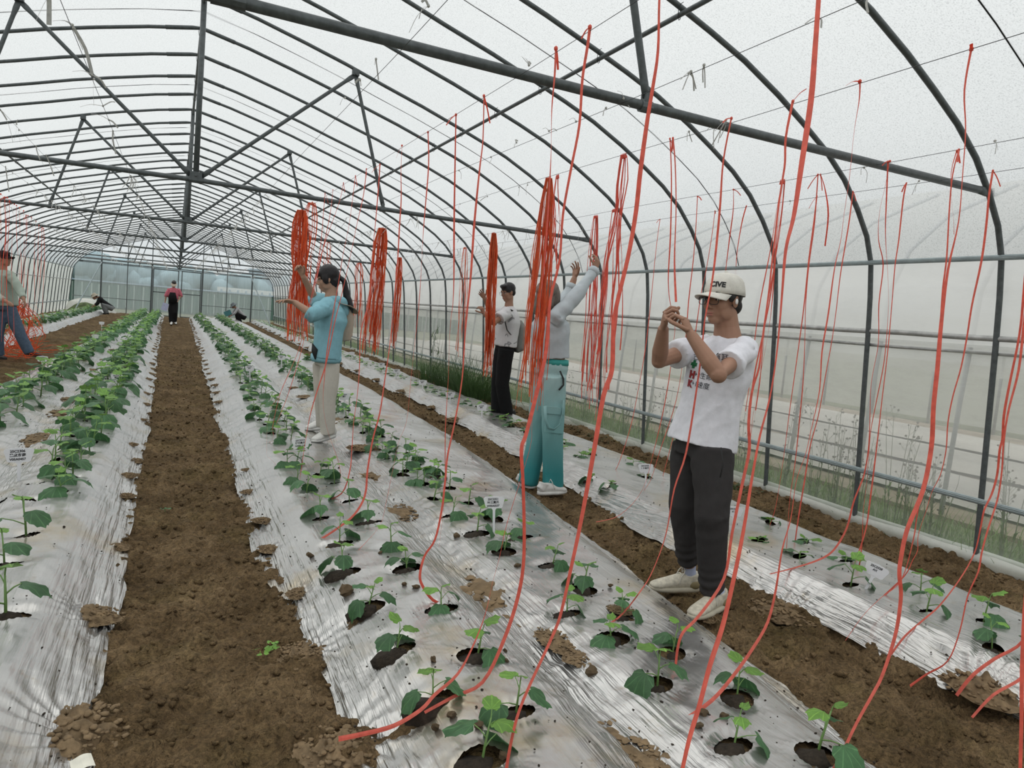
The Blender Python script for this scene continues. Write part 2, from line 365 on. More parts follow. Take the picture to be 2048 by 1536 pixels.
def far_tree(x, y, h, wd, lab):
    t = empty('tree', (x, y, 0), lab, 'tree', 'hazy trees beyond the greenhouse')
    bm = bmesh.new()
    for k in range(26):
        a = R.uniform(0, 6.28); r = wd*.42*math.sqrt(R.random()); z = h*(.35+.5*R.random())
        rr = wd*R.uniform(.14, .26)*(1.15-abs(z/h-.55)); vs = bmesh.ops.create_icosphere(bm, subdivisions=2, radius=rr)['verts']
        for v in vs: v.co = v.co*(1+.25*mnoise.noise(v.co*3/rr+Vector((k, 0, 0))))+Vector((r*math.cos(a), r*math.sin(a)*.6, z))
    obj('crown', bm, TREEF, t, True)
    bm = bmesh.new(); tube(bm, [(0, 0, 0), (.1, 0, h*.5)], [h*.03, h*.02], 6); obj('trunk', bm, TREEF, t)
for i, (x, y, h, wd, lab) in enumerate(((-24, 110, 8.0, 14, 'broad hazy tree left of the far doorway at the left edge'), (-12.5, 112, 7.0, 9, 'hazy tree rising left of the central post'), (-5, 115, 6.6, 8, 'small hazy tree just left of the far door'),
        (1.5, 113, 6.4, 7, 'small hazy tree seen through the left door leaf'), (8.5, 112, 6.4, 7, 'rounded tree coloured haze blue right of the far door'), (19, 118, 6.2, 10, 'low hazy tree above the white fence'), (28, 112, 6.5, 10, 'low hazy tree behind the right wall corner'))): far_tree(x, y, h*.66, wd, lab)
for x, y, sx_, h, lab in ((-20, 140, 16, 6.4, 'distant block coloured pale haze blue left of the far doorway'), (18, 140, 12, 6.0, 'distant block coloured pale haze blue right of the far doorway')):
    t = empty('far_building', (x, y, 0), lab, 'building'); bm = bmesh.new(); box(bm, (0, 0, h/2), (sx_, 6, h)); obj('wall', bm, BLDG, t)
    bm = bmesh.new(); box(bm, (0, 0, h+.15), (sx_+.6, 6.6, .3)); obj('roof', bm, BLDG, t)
# neighbouring tunnel on the right
NX = 6.75
ng = empty('neighbouring_tunnel', (NX, 0, 0), 'neighbouring greenhouse tunnel blurred behind the right film wall', 'greenhouse')
NFILM = plain('neighbour mulch film', (.34, .325, .29), rough=.6, var=.2, scale=1.2, stretch=(1, .3, 1)); NPOST = plain('neighbour posts', (.30, .32, .33), rough=.6)
for k in range(26):
    bm = bmesh.new(); y = .6+AP*1.0*k
    tube(bm, [(0, y, -.1), (.05, y, 1.0), (.13, y, 2.06), (.35, y, 2.5), (.9, y, 2.95), (2, y, 3.45)], .022, 6); obj('post', bm, NPOST, ng, True)
for k in range(18):
    bm = bmesh.new(); y = .6+AP*1.5*k; tube(bm, [(8.6, y, -.1), (8.6, y, 2.2)], .03, 6); obj('post', bm, NPOST, ng, True)
NW = film_mat('neighbour wall film', (.66, .66, .62), .35, gloss=0, transl=.6)
bm = bmesh.new()
for x, z0, z1 in ((.1, 1.25, 2.1), (8.7, 0, 2.3)):
    vs = [bm.verts.new(c) for c in ((x, -4, z0), (x, 40, z0), (x+.1, 40, z1), (x+.1, -4, z1))]; bm.faces.new(vs)
vs = [bm.verts.new(c) for c in ((.15, -4, 2.1), (.15, 40, 2.1), (1.1, 40, 3.0), (1.1, -4, 3.0))]; bm.faces.new(vs)
vs = [bm.verts.new(c) for c in ((1.1, -4, 3.0), (1.1, 40, 3.0), (4.5, 40, 4.1), (4.5, -4, 4.1))]; bm.faces.new(vs)
obj('film_cover', bm, NW, ng)
for x0, x1 in ((.5, 2.2), (2.7, 4.6), (5.1, 7.0)):
    nxg, nyg = 14, 60; xs = np.linspace(x0, x1, nxg); ys = np.linspace(0, 36, nyg); yy, xx = np.meshgrid(ys, xs, indexing='ij')
    zz = .02+.12*np.sin(np.pi*(xx-x0)/(x1-x0))**.6+.02*fbm(xx*3, yy*2, 3)
    xx2 = xx+.12*fbm(yy*.8, yy*0+x0, 3)*(np.abs(xx-(x0+x1)/2)/((x1-x0)/2))
    obj('mulch_sheet', np_grid_mesh('mulch_sheet', np.stack([xx2, yy, zz-.1], -1).reshape(-1, 3), nxg, nyg), NFILM, ng)
NSOIL = plain('neighbour soil', (.20, .165, .12), rough=.95, var=.3, scale=2)
bm = bmesh.new(); box(bm, (4.4, 16, -.14), (8.8, 44, .05)); obj('soil', bm, NSOIL, ng)
# ================================================================ GROUND, BEDS, MULCH FILM
def lerp(y, tab): return np.interp(y, [t[0] for t in tab], [t[1] for t in tab])
A1L = [(0, -.14), (3, -.17), (9, -.19), (20, -.3), (32, -.44), (42, -.46)]
A1R = [(0, .62), (2.7, .56), (4, .46), (9, .47), (20, .55), (33, .62), (42, .66)]
B1R = [(0, 2.15), (1.5, 2.2), (2.6, 2.38), (3.7, 2.5), (5.4, 2.7), (7.9, 2.92), (10.7, 3.02), (20, 3.12), (42, 3.2)]
A2R = [(0, 3.2), (1.7, 3.1), (2.3, 3.02), (3.9, 2.98), (5, 3.1), (7, 3.25), (10, 3.42), (15, 3.45), (24, 3.55), (42, 3.7)]
B2R = [(0, 4.05), (3, 4.12), (4.2, 4.15), (6, 4.3), (20, 4.4), (42, 4.4)]
B0L = [(0, -2.0), (11, -1.95), (20, -1.85), (42, -1.8)]
A0L = [(0, -2.95), (42, -2.95)]
LBL = [(0, -4.3), (42, -4.3)]
BEDS = {'left_far': (LBL, A0L, .14), 'centre_left': (A1L, B0L, .15), 'centre_right': (A1R, B1R, .15), 'right_wall': (A2R, B2R, .13)}
EDG = {'left_far': (LBL, A0L), 'centre_left': (B0L, A1L), 'centre_right': (A1R, B1R), 'right_wall': (A2R, B2R)}
FUR = {'centre_left': [(0, -.95), (6, -.97), (14, -1.08), (42, -1.1)], 'centre_right': [(0, 1.36), (3, 1.36), (8, 1.45), (14, 1.55), (42, 1.75)]}
def bed_z(x, y):
    z = np.zeros_like(x)
    for nm, (l, r) in EDG.items():
        xl = lerp(y, l); xr = lerp(y, r); d = np.minimum(x-xl, xr-x)
        sl = .34 if nm.startswith('centre') else .20
        t = np.clip((d+.02)/sl, 0, 1); h = .145*(t*t*(3-2*t))
        if nm in FUR:
            f = lerp(y, FUR[nm]); h = h-.06*np.exp(-((x-f)/.13)**2)*np.clip(t, 0, 1)
        z = np.maximum(z, h)
    return z
def soil_z(x, y, rough=1.0):
    bz = bed_z(x, y); out = np.clip(1-bz/.03, 0, 1)
    n1 = .034*fbm(x*2.1, y*1.6, 3)+.045*fbm(x*5, y*5, 4, .6)
    cl = .042*np.maximum(0, ridged(x*11+.5*fbm(x*5, y*5, 2), y*11, 3)-.45)*2+.022*fbm(x*24, y*24, 3, .65)
    wallside = np.clip((x-lerp(y, B2R)-.02)/.15, 0, 1)
    ws = wallside*(.05+.05*np.maximum(0, fbm(x*9, y*9, 3)))
    return bz-.022+(n1*(.25+.75*out)+cl*(.3+.7*out))*rough+ws
# near hole positions (measured bases), then generated rows
HOLES = []   # (x,y,ra,rb,rot,bed,row,plant?)
def px(l, z): return [on_z(a, b, z) for a, b in l]
near = {
 ('centre_right', 'left'): [(961, 1530), (1029.6, 1441.7), (865.7, 1408.5), (952.8, 1325.5), (793, 1304.7), (882, 1230), (735, 1217.5), (814, 1149), (689, 1149), (782.6, 1105.5), (679, 1095), (737, 1053.6), (641.5, 1043), (699.6, 1010), (612, 993), (670, 972), (590, 940), (654, 954)],
 ('centre_right', 'right'): [(1630.6, 1517), (1465, 1508.7), (1473, 1403), (1314, 1382), (1343, 1315), (1222.7, 1290), (1243.5, 1244.5), (1133.4, 1236), (1166.6, 1186), (1102, 1140.8), (1006.8, 1111.7), (1040, 1084.7), (953, 1074), (986, 1045), (903, 1041), (936, 1014), (865.7, 1005.9), (899, 983), (847, 977), (872, 956), (805.5, 956), (832, 937), (766, 918.7)],
 ('right_wall', 'both'): [(2060, 1330), (1985, 1305), (1965, 1250), (1850, 1235), (1840, 1195), (1700, 1178), (1690, 1130), (1598, 1122), (1612, 1093), (1515, 1088), (1540, 1050), (1430, 1035), (1225, 975), (1290, 958), (1180, 955), (1265, 932), (1165, 920)],
 ('centre_left', 'right'): [(54, 1078), (12, 1245), (10, 1140), (79, 1008), (131, 970), (60, 975), (0, 1005)],
}
for (bed, row), l in near.items():
    for v in px(l, .13):
        big = bed.startswith('centre') and v.y < 4.2
        HOLES.append([v.x, v.y, R.uniform(.055, .085) if big else R.uniform(.035, .055), R.uniform(.042, .055) if big else R.uniform(.028, .04), R.uniform(-.5, .5), bed, row, True])
def gen(bed, row, xt, y0, y1, pitch, jx=.03, skip=.03, rad=(.03, .05)):
    y = y0; k = 0
    while y < y1:
        if R.random() > skip:
            HOLES.append([float(lerp(y, xt))+R.uniform(-jx, jx)+(.09 if k % 2 else -.09), y+R.uniform(-.04, .04), R.uniform(*rad), R.uniform(rad[0]*.8, rad[1]*.8), R.uniform(-.5, .5), bed, row, True])
        y += pitch*R.uniform(.93, 1.07); k += 1
gen('centre_right', 'left', [(4.9, .88), (9, .98), (14, 1.05), (20, 1.12), (36, 1.1)], 5.1, 41.2, .235, skip=.06)
gen('centre_right', 'right', [(4.5, 1.72), (8, 1.84), (14, 1.95), (22, 2.05), (38, 2.1)], 5.0, 41.2, .215)
gen('centre_left', 'right', [(2, -.62), (8, -.62), (20, -.78), (42, -.85)], 5.45, 41.2, .21, skip=.02)
gen('centre_left', 'right', [(2, -.62), (8, -.62)], 4.75, 5.45, .2)
gen('centre_left', 'left', [(2, -1.4), (10, -1.38), (20, -1.4), (42, -1.4)], 4.6, 41.2, .215, skip=.02)
gen('right_wall', 'both', [(4.7, 3.60), (9, 3.8), (20, 3.95), (42, 4.05)], 5.9, 41.2, .23, skip=.04)
gen('left_far', 'both', [(0, -3.45), (42, -3.45)], 16, 41.2, .2, jx=.08)
H = np.array([[h[0], h[1], h[2], h[3], h[4]] for h in HOLES])
# soil surface
def build_floor():
    ys = [.7]
    while ys[-1] < YB+.3: ys.append(ys[-1]+max(.013, .0042*ys[-1]))
    ys = np.array(ys); xs = np.concatenate([np.arange(-4.9, -2.2, .05), np.arange(-2.2, -1.0, .03), np.arange(-1.0, .9, .014), np.arange(.9, 2.2, .026), np.arange(2.2, 3.3, .016), np.arange(3.3, 4.0, .03), np.arange(4.0, 5.0, .022)])
    yy, xx = np.meshgrid(ys, xs, indexing='ij')
    z = soil_z(xx, yy)
    # footprint in the right aisle
    for fx, fy, a in ((2.62, 2.35, .5), (2.9, 2.0, .3), (2.75, 4.3, .2)):
        u = (xx-fx)*math.cos(a)+(yy-fy)*math.sin(a); v = -(xx-fx)*math.sin(a)+(yy-fy)*math.cos(a)
        z -= .035*np.exp(-((u/.05)**4+(v/.13)**4))
    return np_grid_mesh('floor', np.stack([xx, yy, z], -1).reshape(-1, 3), len(xs), len(ys))
def soil_mat():
    m_, n, b, o = newmat('aisle soil')
    no, r = noise_ramp(n, 2.2, [(.30, (.075, .050, .025)), (.5, (.15, .102, .054)), (.74, (.29, .205, .115))], detail=12, rough=.72)
    no2, r2 = noise_ramp(n, 1.3, [(.5, (1, 1, 1)), (.78, (.80, .88, .68))], detail=6, rough=.7)
    no3, r3 = noise_ramp(n, 55, [(.38, (.55, .55, .55)), (.62, (1.2, 1.17, 1.12))], detail=6, rough=.75)
    mx = n.nodes.new('ShaderNodeMixRGB'); mx.blend_type = 'MULTIPLY'; mx.inputs[0].default_value = 1
    n.links.new(r.outputs[0], mx.inputs[1]); n.links.new(r2.outputs[0], mx.inputs[2])
    my = n.nodes.new('ShaderNodeMixRGB'); my.blend_type = 'MULTIPLY'; my.inputs[0].default_value = 1
    n.links.new(mx.outputs[0], my.inputs[1]); n.links.new(r3.outputs[0], my.inputs[2])
    n.links.new(my.outputs[0], b.inputs['Base Color']); b.inputs['Roughness'].default_value = .95; b.inputs['Specular IOR Level'].default_value = .15
    b1 = bump(n, b, 30, 1.0, .03, detail=10); b2 = bump(n, b, 110, .9, .010, detail=5, prev=b1)
    return m_
SOIL = soil_mat()
DARKSOIL = plain('dark brown soil', (.035, .026, .018), rough=.95, var=.4, scale=60, bmp=(80, .8, .01))  # darker brown for the planting holes and loose crumbs
fl = obj('floor', build_floor(), SOIL); tag(fl, kind='structure')
# soil heaps that weigh the film edges down : (x,y,r)
HEAPS = []
def heap_px(l, z=.03): 
    for a, b, r in l:
        v = on_z(a, b, z); HEAPS.append((v.x, v.y, r))
heap_px([(665, 1490, .10), (590, 1300, .075), (585, 1190, .05), (530, 1100, .05), (515, 1045, .05), (490, 985, .045), (485, 945, .04), (455, 920, .035),
         (270, 895, .05), (262, 955, .06), (265, 990, .05), (280, 920, .05), (200, 1235, .085), (170, 1460, .11), (250, 1090, .04), (292, 840, .045),
         (1560, 1215, .10), (1960, 1385, .14), (1100, 940, .07), (905, 840, .12), (1040, 870, .10), (960, 815, .08), (880, 780, .07), (835, 752, .06),
         (1400, 1225, .05), (1330, 1165, .03)])
for k in range(36):
    y = 9.5+k*.85; HEAPS.append((float(lerp(y, A1L))-.06+R.uniform(-.03, .03), y, .06)); HEAPS.append((float(lerp(y, A1R))+.06+R.uniform(-.03, .03), y+.3, .06))
    if k % 2 == 0: HEAPS.append((float(lerp(y, A2R))+.03, y+.5, .08))
HP = np.array(HEAPS)
FURP = [(on_z(a, b, .1), r) for a, b, r in ((965, 1190, .16), (1010, 1240, .07), (740, 955, .13), (730, 905, .10), (680, 850, .10), (655, 830, .08), (790, 1030, .12), (1240, 1500, .10), (1170, 1330, .05), (1120, 1290, .06), (1320, 1520, .09), (1240, 1240, .03),
        (620, 800, .08), (590, 780, .07), (560, 740, .07), (545, 700, .07), (90, 880, .12), (130, 830, .12), (150, 800, .10), (185, 740, .10), (40, 905, .10), (225, 700, .10), (210, 720, .08))]
def fold(xx, yy, d, furd):
    # pleats pinned along the edges and in the furrow, softer in between
    e = np.exp(-(d/.17)**2); f = np.exp(-(furd/.18)**2)
    wx = xx+.07*fbm(xx*1.6, yy*1.3, 2); wy = yy+.1*fbm(xx*1.7+3, yy*1.7, 2)
    a = (ridged(wx*22+wy*1.5, wy*1.3, 2)-.6)*.026
    a2 = (ridged(wx*48-wy*2, wy*1.1+5, 1)-.6)*.012
    s = .020*fbm(xx*2.6, yy*1.9, 2)+.010*(ridged(wx*5+wy*3, wy*4-wx*2, 2)-.6)
    c = (ridged(wx*12-wy*3, wy*8, 3)-.6)*.022
    return s+e*(a+a2)+f*(.7*a+c)+.006*(ridged(wx*11+wy*5, wy*5-wx*4, 2)-.6)*vnoise(xx*1.7, yy*1.7)
def build_film(bed, y0, dy0, nx, grow):
    l, r = EDG[bed]; ys = [y0]
    while ys[-1] < YB-.3: ys.append(ys[-1]+max(dy0, grow*ys[-1]))
    ys = np.array(ys); u = np.linspace(0, 1, nx); yy, uu = np.meshgrid(ys, u, indexing='ij')
    jl = .035*fbm(ys*1.9+3, ys*0+1, 4)+.02*(vnoise(ys*3.1, ys*0)>.6)*(vnoise(ys*1.3, ys*0+5)); jr = .035*fbm(ys*1.9+9, ys*0+7, 4)
    xl = lerp(ys, l)+jl; xr = lerp(ys, r)+jr
    xx = xl[:, None]*(1-uu)+xr[:, None]*uu
    d = np.minimum(xx-xl[:, None], xr[:, None]-xx)
    fd = np.abs(xx-lerp(yy, FUR[bed])) if bed in FUR else np.full_like(xx, 9.)
    z = np.maximum(bed_z(xx, yy), 0)+.013+fold(xx, yy, d, fd)
    # radial tucks round each soil heap
    for hx, hy, hr in HEAPS:
        if hy > 8: continue
        m_ = (np.abs(yy-hy) < .4) & (np.abs(xx-hx) < .4)
        if not m_.any(): continue
        dx = xx[m_]-hx; dy = yy[m_]-hy; rr = np.hypot(dx, dy); th = np.arctan2(dy, dx)
        z[m_] += np.exp(-(rr/(hr*2.0))**2)*(.009*np.cos(th*17+3*rr/hr)-.012)
    z += -.012*np.clip(1-d/.03, 0, 1)
    X = xx.copy(); Y = yy.copy()
    nyv, nxv = X.shape; keep = np.ones((nyv-1, nxv-1), bool)
    for h in HOLES:
        if h[5] != bed or h[1] > 14: continue
        hx, hy, ra, rb, rt = h[:5]
        j0 = np.searchsorted(ys, hy-.3); j1 = np.searchsorted(ys, hy+.3)
        if j1 <= j0+1: continue
        sl = slice(max(0, j0), min(nyv, j1)); c, s = math.cos(rt), math.sin(rt)
        dx = X[sl]-hx; dy = Y[sl]-hy; ux = (c*dx+s*dy)/ra; uy = (-s*dx+c*dy)/rb; rr = np.hypot(ux, uy)
        z[sl] += .010*np.exp(-((rr-1.1)/.5)**2)*np.cos(np.arctan2(uy, ux)*1+rt*5)-.006*np.exp(-(rr/1.6)**2)+.0022*np.exp(-((rr-1.2)/.8)**2)*np.cos(np.arctan2(uy, ux)*19)
        inside = rr < 1.0
        k0 = sl.start; ins4 = (inside[:-1, :-1].astype(int)+inside[1:, :-1]+inside[:-1, 1:]+inside[1:, 1:])
        kk = keep[k0:k0+ins4.shape[0]]; rem = ins4 >= 2; kk[rem] = False
        # snap rim
        vr = np.zeros_like(inside); vr[:-1, :-1] |= rem; vr[1:, :-1] |= rem; vr[:-1, 1:] |= rem; vr[1:, 1:] |= rem
        q = vr & (rr > .55)
        sc_ = 1/np.maximum(rr, 1e-6)
        nX = hx+dx*sc_; nY = hy+dy*sc_
        X[sl] = np.where(q, nX, X[sl]); Y[sl] = np.where(q, nY, Y[sl])
    V = np.stack([X, Y, z], -1).reshape(-1, 3)
    pl = np.clip(np.exp(-(d/.17)**2)+.8*np.exp(-(fd/.16)**2)+.22*(fbm(xx*1.3, yy*1.1, 3)), 0, 1).ravel()
    return np_grid_mesh('mulch', V, nxv, nyv, keep, attr=('pleat', pl)), (xl, xr, ys)
def film_silver():
    m_, n, b, o = newmat('silver mulch film')
    no, r = noise_ramp(n, 1.6, [(.32, (.55, .545, .53)), (.55, (.49, .48, .46)), (.68, (.44, .375, .27))], detail=9, rough=.62)
    no2, r2 = noise_ramp(n, 9, [(.58, (1, 1, 1)), (.76, (.70, .58, .42))], detail=8, rough=.75)
    mx = n.nodes.new('ShaderNodeMixRGB'); mx.blend_type = 'MULTIPLY'; mx.inputs[0].default_value = 1
    n.links.new(r.outputs[0], mx.inputs[1]); n.links.new(r2.outputs[0], mx.inputs[2]); n.links.new(mx.outputs[0], b.inputs['Base Color'])
    b.inputs['Metallic'].default_value = .80; b.inputs['Roughness'].default_value = .27; b.inputs['Specular IOR Level'].default_value = .6
    b1 = bump(n, b, 20, 1.0, .020, detail=2.5, stretch=(2.8, .13, 1)); b2 = bump(n, b, 14, .8, .012, detail=3, stretch=(.7, 1.3, 1), prev=b1)
    at = n.nodes.new('ShaderNodeAttribute'); at.attribute_name = 'pleat'
    for bb, lo, hi in ((b1, .10, 1.1), (b2, .10, .45)):
        mr = n.nodes.new('ShaderNodeMapRange'); mr.inputs[3].default_value = lo; mr.inputs[4].default_value = hi; n.links.new(at.outputs['Fac'], mr.inputs[0]); n.links.new(mr.outputs[0], bb.inputs['Strength'])
    return m_
FILM = film_silver()
LABF = {'left_far': ('silver mulch film over the planted bed along the far left wall', .26), 'centre_left': ('wide silver plastic mulch film left of the central dirt path', .26),
        'centre_right': ('wide crumpled silver mulch film right of the central dirt path', .26), 'right_wall': ('narrow silver mulch film sheet along the right film wall', .26)}
FEDGE = {}
for bed, y0, dy0, nx, grow in (('left_far', 10, .05, 34, .006), ('centre_left', 1.1, .0125, 170, .0050), ('centre_right', .9, .0115, 190, .0045), ('right_wall', 1.2, .012, 90, .0048)):
    me, FEDGE[bed] = build_film(bed, y0, dy0, nx, grow)
    tag(obj('mulch_film', me, FILM), LABF[bed][0], 'plastic film')
def film_z(x, y): 
    x = np.array([x]); y = np.array([y]); return float(bed_z(x, y)[0])+.013
# ================================================================ SEEDLINGS
def leaf_mat(name, col, rough=.45, tip=None):
    m_, n, b, o = newmat(name)
    uv = n.nodes.new('ShaderNodeUVMap'); sp = n.nodes.new('ShaderNodeSeparateXYZ'); n.links.new(uv.outputs[0], sp.inputs[0])
    at = n.nodes.new('ShaderNodeMath'); at.operation = 'ARCTAN2'; n.links.new(sp.outputs[1], at.inputs[0]); n.links.new(sp.outputs[0], at.inputs[1])
    pp = n.nodes.new('ShaderNodeMath'); pp.operation = 'PINGPONG'; pp.inputs[1].default_value = .31; n.links.new(at.outputs[0], pp.inputs[0])
    rp = n.nodes.new('ShaderNodeValToRGB'); n.links.new(pp.outputs[0], rp.inputs[0])
    rp.color_ramp.elements[0].position = .0; rp.color_ramp.elements[0].color = (1.9, 1.7, 1.7, 1); rp.color_ramp.elements[1].position = .055; rp.color_ramp.elements[1].color = (1, 1, 1, 1)
    no, r = noise_ramp(n, 26, [(.3, tuple(c*.78 for c in col)), (.7, tuple(c*1.2 for c in col))])
    oi = n.nodes.new('ShaderNodeObjectInfo'); hs = n.nodes.new('ShaderNodeHueSaturation')
    mr = n.nodes.new('ShaderNodeMapRange'); mr.inputs[3].default_value = .8; mr.inputs[4].default_value = 1.25; n.links.new(oi.outputs['Random'], mr.inputs[0]); n.links.new(mr.outputs[0], hs.inputs['Value'])
    mx = n.nodes.new('ShaderNodeMixRGB'); mx.blend_type = 'MULTIPLY'; mx.inputs[0].default_value = 1
    n.links.new(r.outputs[0], mx.inputs[1]); n.links.new(rp.outputs[0], mx.inputs[2]); n.links.new(mx.outputs[0], hs.inputs['Color'])
    n.links.new(hs.outputs[0], b.inputs['Base Color'])
    b.inputs['Roughness'].default_value = rough; b.inputs['Specular IOR Level'].default_value = .35
    tl = n.nodes.new('ShaderNodeBsdfTranslucent'); n.links.new(hs.outputs[0], tl.inputs[0])
    ms = n.nodes.new('ShaderNodeMixShader'); ms.inputs[0].default_value = .28
    n.links.new(b.outputs[0], ms.inputs[1]); n.links.new(tl.outputs[0], ms.inputs[2]); n.links.new(ms.outputs[0], o.inputs[0])
    bump(n, b, 45, .35, .004); return m_
LEAF = leaf_mat('mature cucumber leaf', (.062, .155, .062)); YOUNG = leaf_mat('young cucumber leaf', (.15, .31, .055)); STEM = plain('seedling stem', (.17, .30, .09), rough=.5)
def add_leaf(bm, base, d, size, droop, up=(0, 0, 1), cup=.12, nth_=22, rings=3, rnd=None, mi=0):
    rnd = rnd or R; d = Vector(d).normalized(); up = Vector(up); s = d.cross(up)
    if s.length < .1: s = Vector((1, 0, 0))
    s.normalize(); u = s.cross(d).normalized(); uvl = bm.loops.layers.uv.verify(); V = {}; base = Vector(base)
    def P(x, y):
        r2 = x*x+y*y
        zz = -droop*x*x-cup*abs(y)*1.0+.05*math.sin(6*x+4*y+ph)*(.4+r2)+.08*max(0, r2-.35)*math.sin(9*math.atan2(y, x+.001)+ph)
        return base+(d*x+s*y+u*zz)*size
    ph = rnd.uniform(0, 6); c = bm.verts.new(P(0, 0)); cuv = (0, 0); prev = None; pu = None
    out = []
    for k in range(nth_+1):
        th = -math.pi*.93+2*math.pi*.93*k/nth_
        cx = .42; r = .56*(1+.07*math.cos(5*th)+.045*(1 if k % 2 else -1))*(1-.18*math.exp(-((abs(th)-math.pi)/.5)**2))
        if abs(th) < .15: r *= 1.10
        out.append((cx+r*math.cos(th), r*math.sin(th)*1.02))
    grid = []
    for (x, y) in out:
        grid.append([(bm.verts.new(P(x*f, y*f)), (x*f, y*f)) for f in [(i+1)/rings for i in range(rings)]])
    def face(l):
        f = bm.faces.new([a for a, _ in l]); f.material_index = mi; f.smooth = True
        for lp, (_, uvv) in zip(f.loops, l): lp[uvl].uv = uvv
    for k in range(nth_):
        A, B = grid[k], grid[k+1]
        face([(c, cuv), A[0], B[0]])
        for i in range(rings-1): face([A[i], A[i+1], B[i+1], B[i]])
def plant_spec(seed, flat=False, big=1.0):
    r = random.Random(seed); n = r.choice([4, 4, 5, 5]) if not flat else r.choice([3, 4]); h = (.085+.05*r.random())*big*(0.35 if flat else 1); a0 = r.uniform(0, 6.28); L = []
    lean = Vector((r.uniform(-.2, .2), r.uniform(-.2, .2), 0))*h
    for k in range(n):
        f = k/(n-1); a = a0+k*2.4+r.uniform(-.4, .4); zb = h*(.35+.65*f); b0 = lean*(zb/h)+Vector((0, 0, zb))
        size = (.088-.045*f+r.uniform(-.01, .012))*big; pl = (.065-.045*f)*big*r.uniform(.8, 1.2); el = .35+1.0*f*.9 if not flat else .15
        d = Vector((math.cos(a)*math.cos(el), math.sin(a)*math.cos(el), math.sin(el))); tip = b0+d*pl
        ld = Vector((math.cos(a), math.sin(a), -.55+1.25*f+r.uniform(-.2, .2))).normalized()
        L.append((b0, tip, ld, size, .5-.3*f, .10+.12*r.random(), f > .55))
    return h, lean, L, r
def build_variant(seed, parts, flat=False, big=1.0, low=False):
    h, lean, L, r = plant_spec(seed, flat, big); out = []
    bm = bmesh.new(); sg = 4 if low else 6
    tube(bm, [(0, 0, -.035), lean*.4+Vector((0, 0, h*.4)), lean+Vector((0, 0, h))], [.0042*big, .0036*big, .0022*big], sg)
    for b0, tip, ld, size, dr, cup, yg in L:
        if not low: tube(bm, [b0, (b0+tip)/2+Vector((0, 0, .004)), tip], [.0022*big, .0019*big, .0016*big], 4, caps=False)
    for f in bm.faces: f.material_index = 2; f.smooth = True
    kw = dict(nth_=10, rings=2) if low else (dict(nth_=22, rings=3) if parts else dict(nth_=14, rings=2))
    if not parts:
        for b0, tip, ld, size, dr, cup, yg in L: add_leaf(bm, tip, ld, size, dr, cup=cup, rnd=r, mi=1 if yg else 0, **kw)
        me = bpy.data.meshes.new('seedling'); bm.to_mesh(me); bm.free()
        for mm in (LEAF, YOUNG, STEM): me.materials.append(mm)
        return me
    for f in bm.faces: f.material_index = 0
    me = bpy.data.meshes.new('stem'); bm.to_mesh(me); bm.free(); me.materials.append(STEM); out.append(('stem', me))
    for b0, tip, ld, size, dr, cup, yg in L:
        bm = bmesh.new(); add_leaf(bm, tip, ld, size, dr, cup=cup, rnd=r, **kw)
        me = bpy.data.meshes.new('leaf'); bm.to_mesh(me); bm.free(); me.materials.append(YOUNG if yg else LEAF); out.append(('leaf', me))
    return out
VP = [build_variant(100+k, True) for k in range(9)]; VPF = [build_variant(200+k, True, flat=True) for k in range(5)]
VM = [build_variant(300+k, False, big=1.12) for k in range(7)]; VMF = [build_variant(400+k, False, flat=True) for k in range(4)]
VL = [build_variant(500+k, False, big=1.12, low=True) for k in range(5)]; VLF = [build_variant(600+k, False, flat=True, low=True) for k in range(3)]
ROWN = {('centre_right', 'left'): 'in bed right of path, left row', ('centre_right', 'right'): 'in bed right of path, right row',
        ('centre_left', 'right'): 'in bed left of path, right row', ('centre_left', 'left'): 'in bed left of path, left row',
        ('right_wall', 'both'): 'in right wall bed', ('left_far', 'both'): 'in far left bed'}
def in_frame(v, mx=60):
    c = CM @ (np.array(v)-np.array([0, 0, CH])); 
    if c[2] < .3: return False
    x = 1024+FPX*c[0]/c[2]; y = 768+FPX*c[1]/c[2]; return -mx < x < 2048+mx and -mx < y < 1536+mx
vis = sorted([h for h in HOLES if not (h[5] == 'centre_left' and abs(h[0]+.80) < .16 and 4.75 < h[1] < 5.36) and in_frame((h[0], h[1], .15))], key=lambda h: h[1])
keep_i = vis[:296]; rest = vis[296:]
cnt = {}
for i, h in enumerate(keep_i):
    x, y, ra, rb, rt, bed, row, _ = h; key = (bed, row); cnt[key] = cnt.get(key, 0)+1
    zz = float(bed_z(np.array([x]), np.array([y]))[0])-.004
    flat = bed == 'right_wall' and y > 2.9; sc = R.uniform(.85, 1.15)
    if bed == 'centre_left': sc *= 1.32
    if y > 6.5: sc *= 1.12
    lab = '%s leafy cucumber seedling from the camera %s' % (nth(cnt[key]), ROWN[key])
    gp = 'cucumber seedlings '+ROWN[key]
    if y < 7.2:
        t = empty('cucumber_seedling', (x, y, zz), lab, 'plant', gp, rz=R.uniform(0, 6.28)); t.scale = (sc,)*3
        for nm, me in R.choice(VPF if flat else VP): obj(nm, me, parent=t)
    else:
        t = obj('cucumber_seedling', R.choice(VMF if flat else VM)); t.location = (x, y, zz); t.rotation_euler.z = R.uniform(0, 6.28); t.scale = (sc,)*3
        tag(t, lab, 'plant', gp)
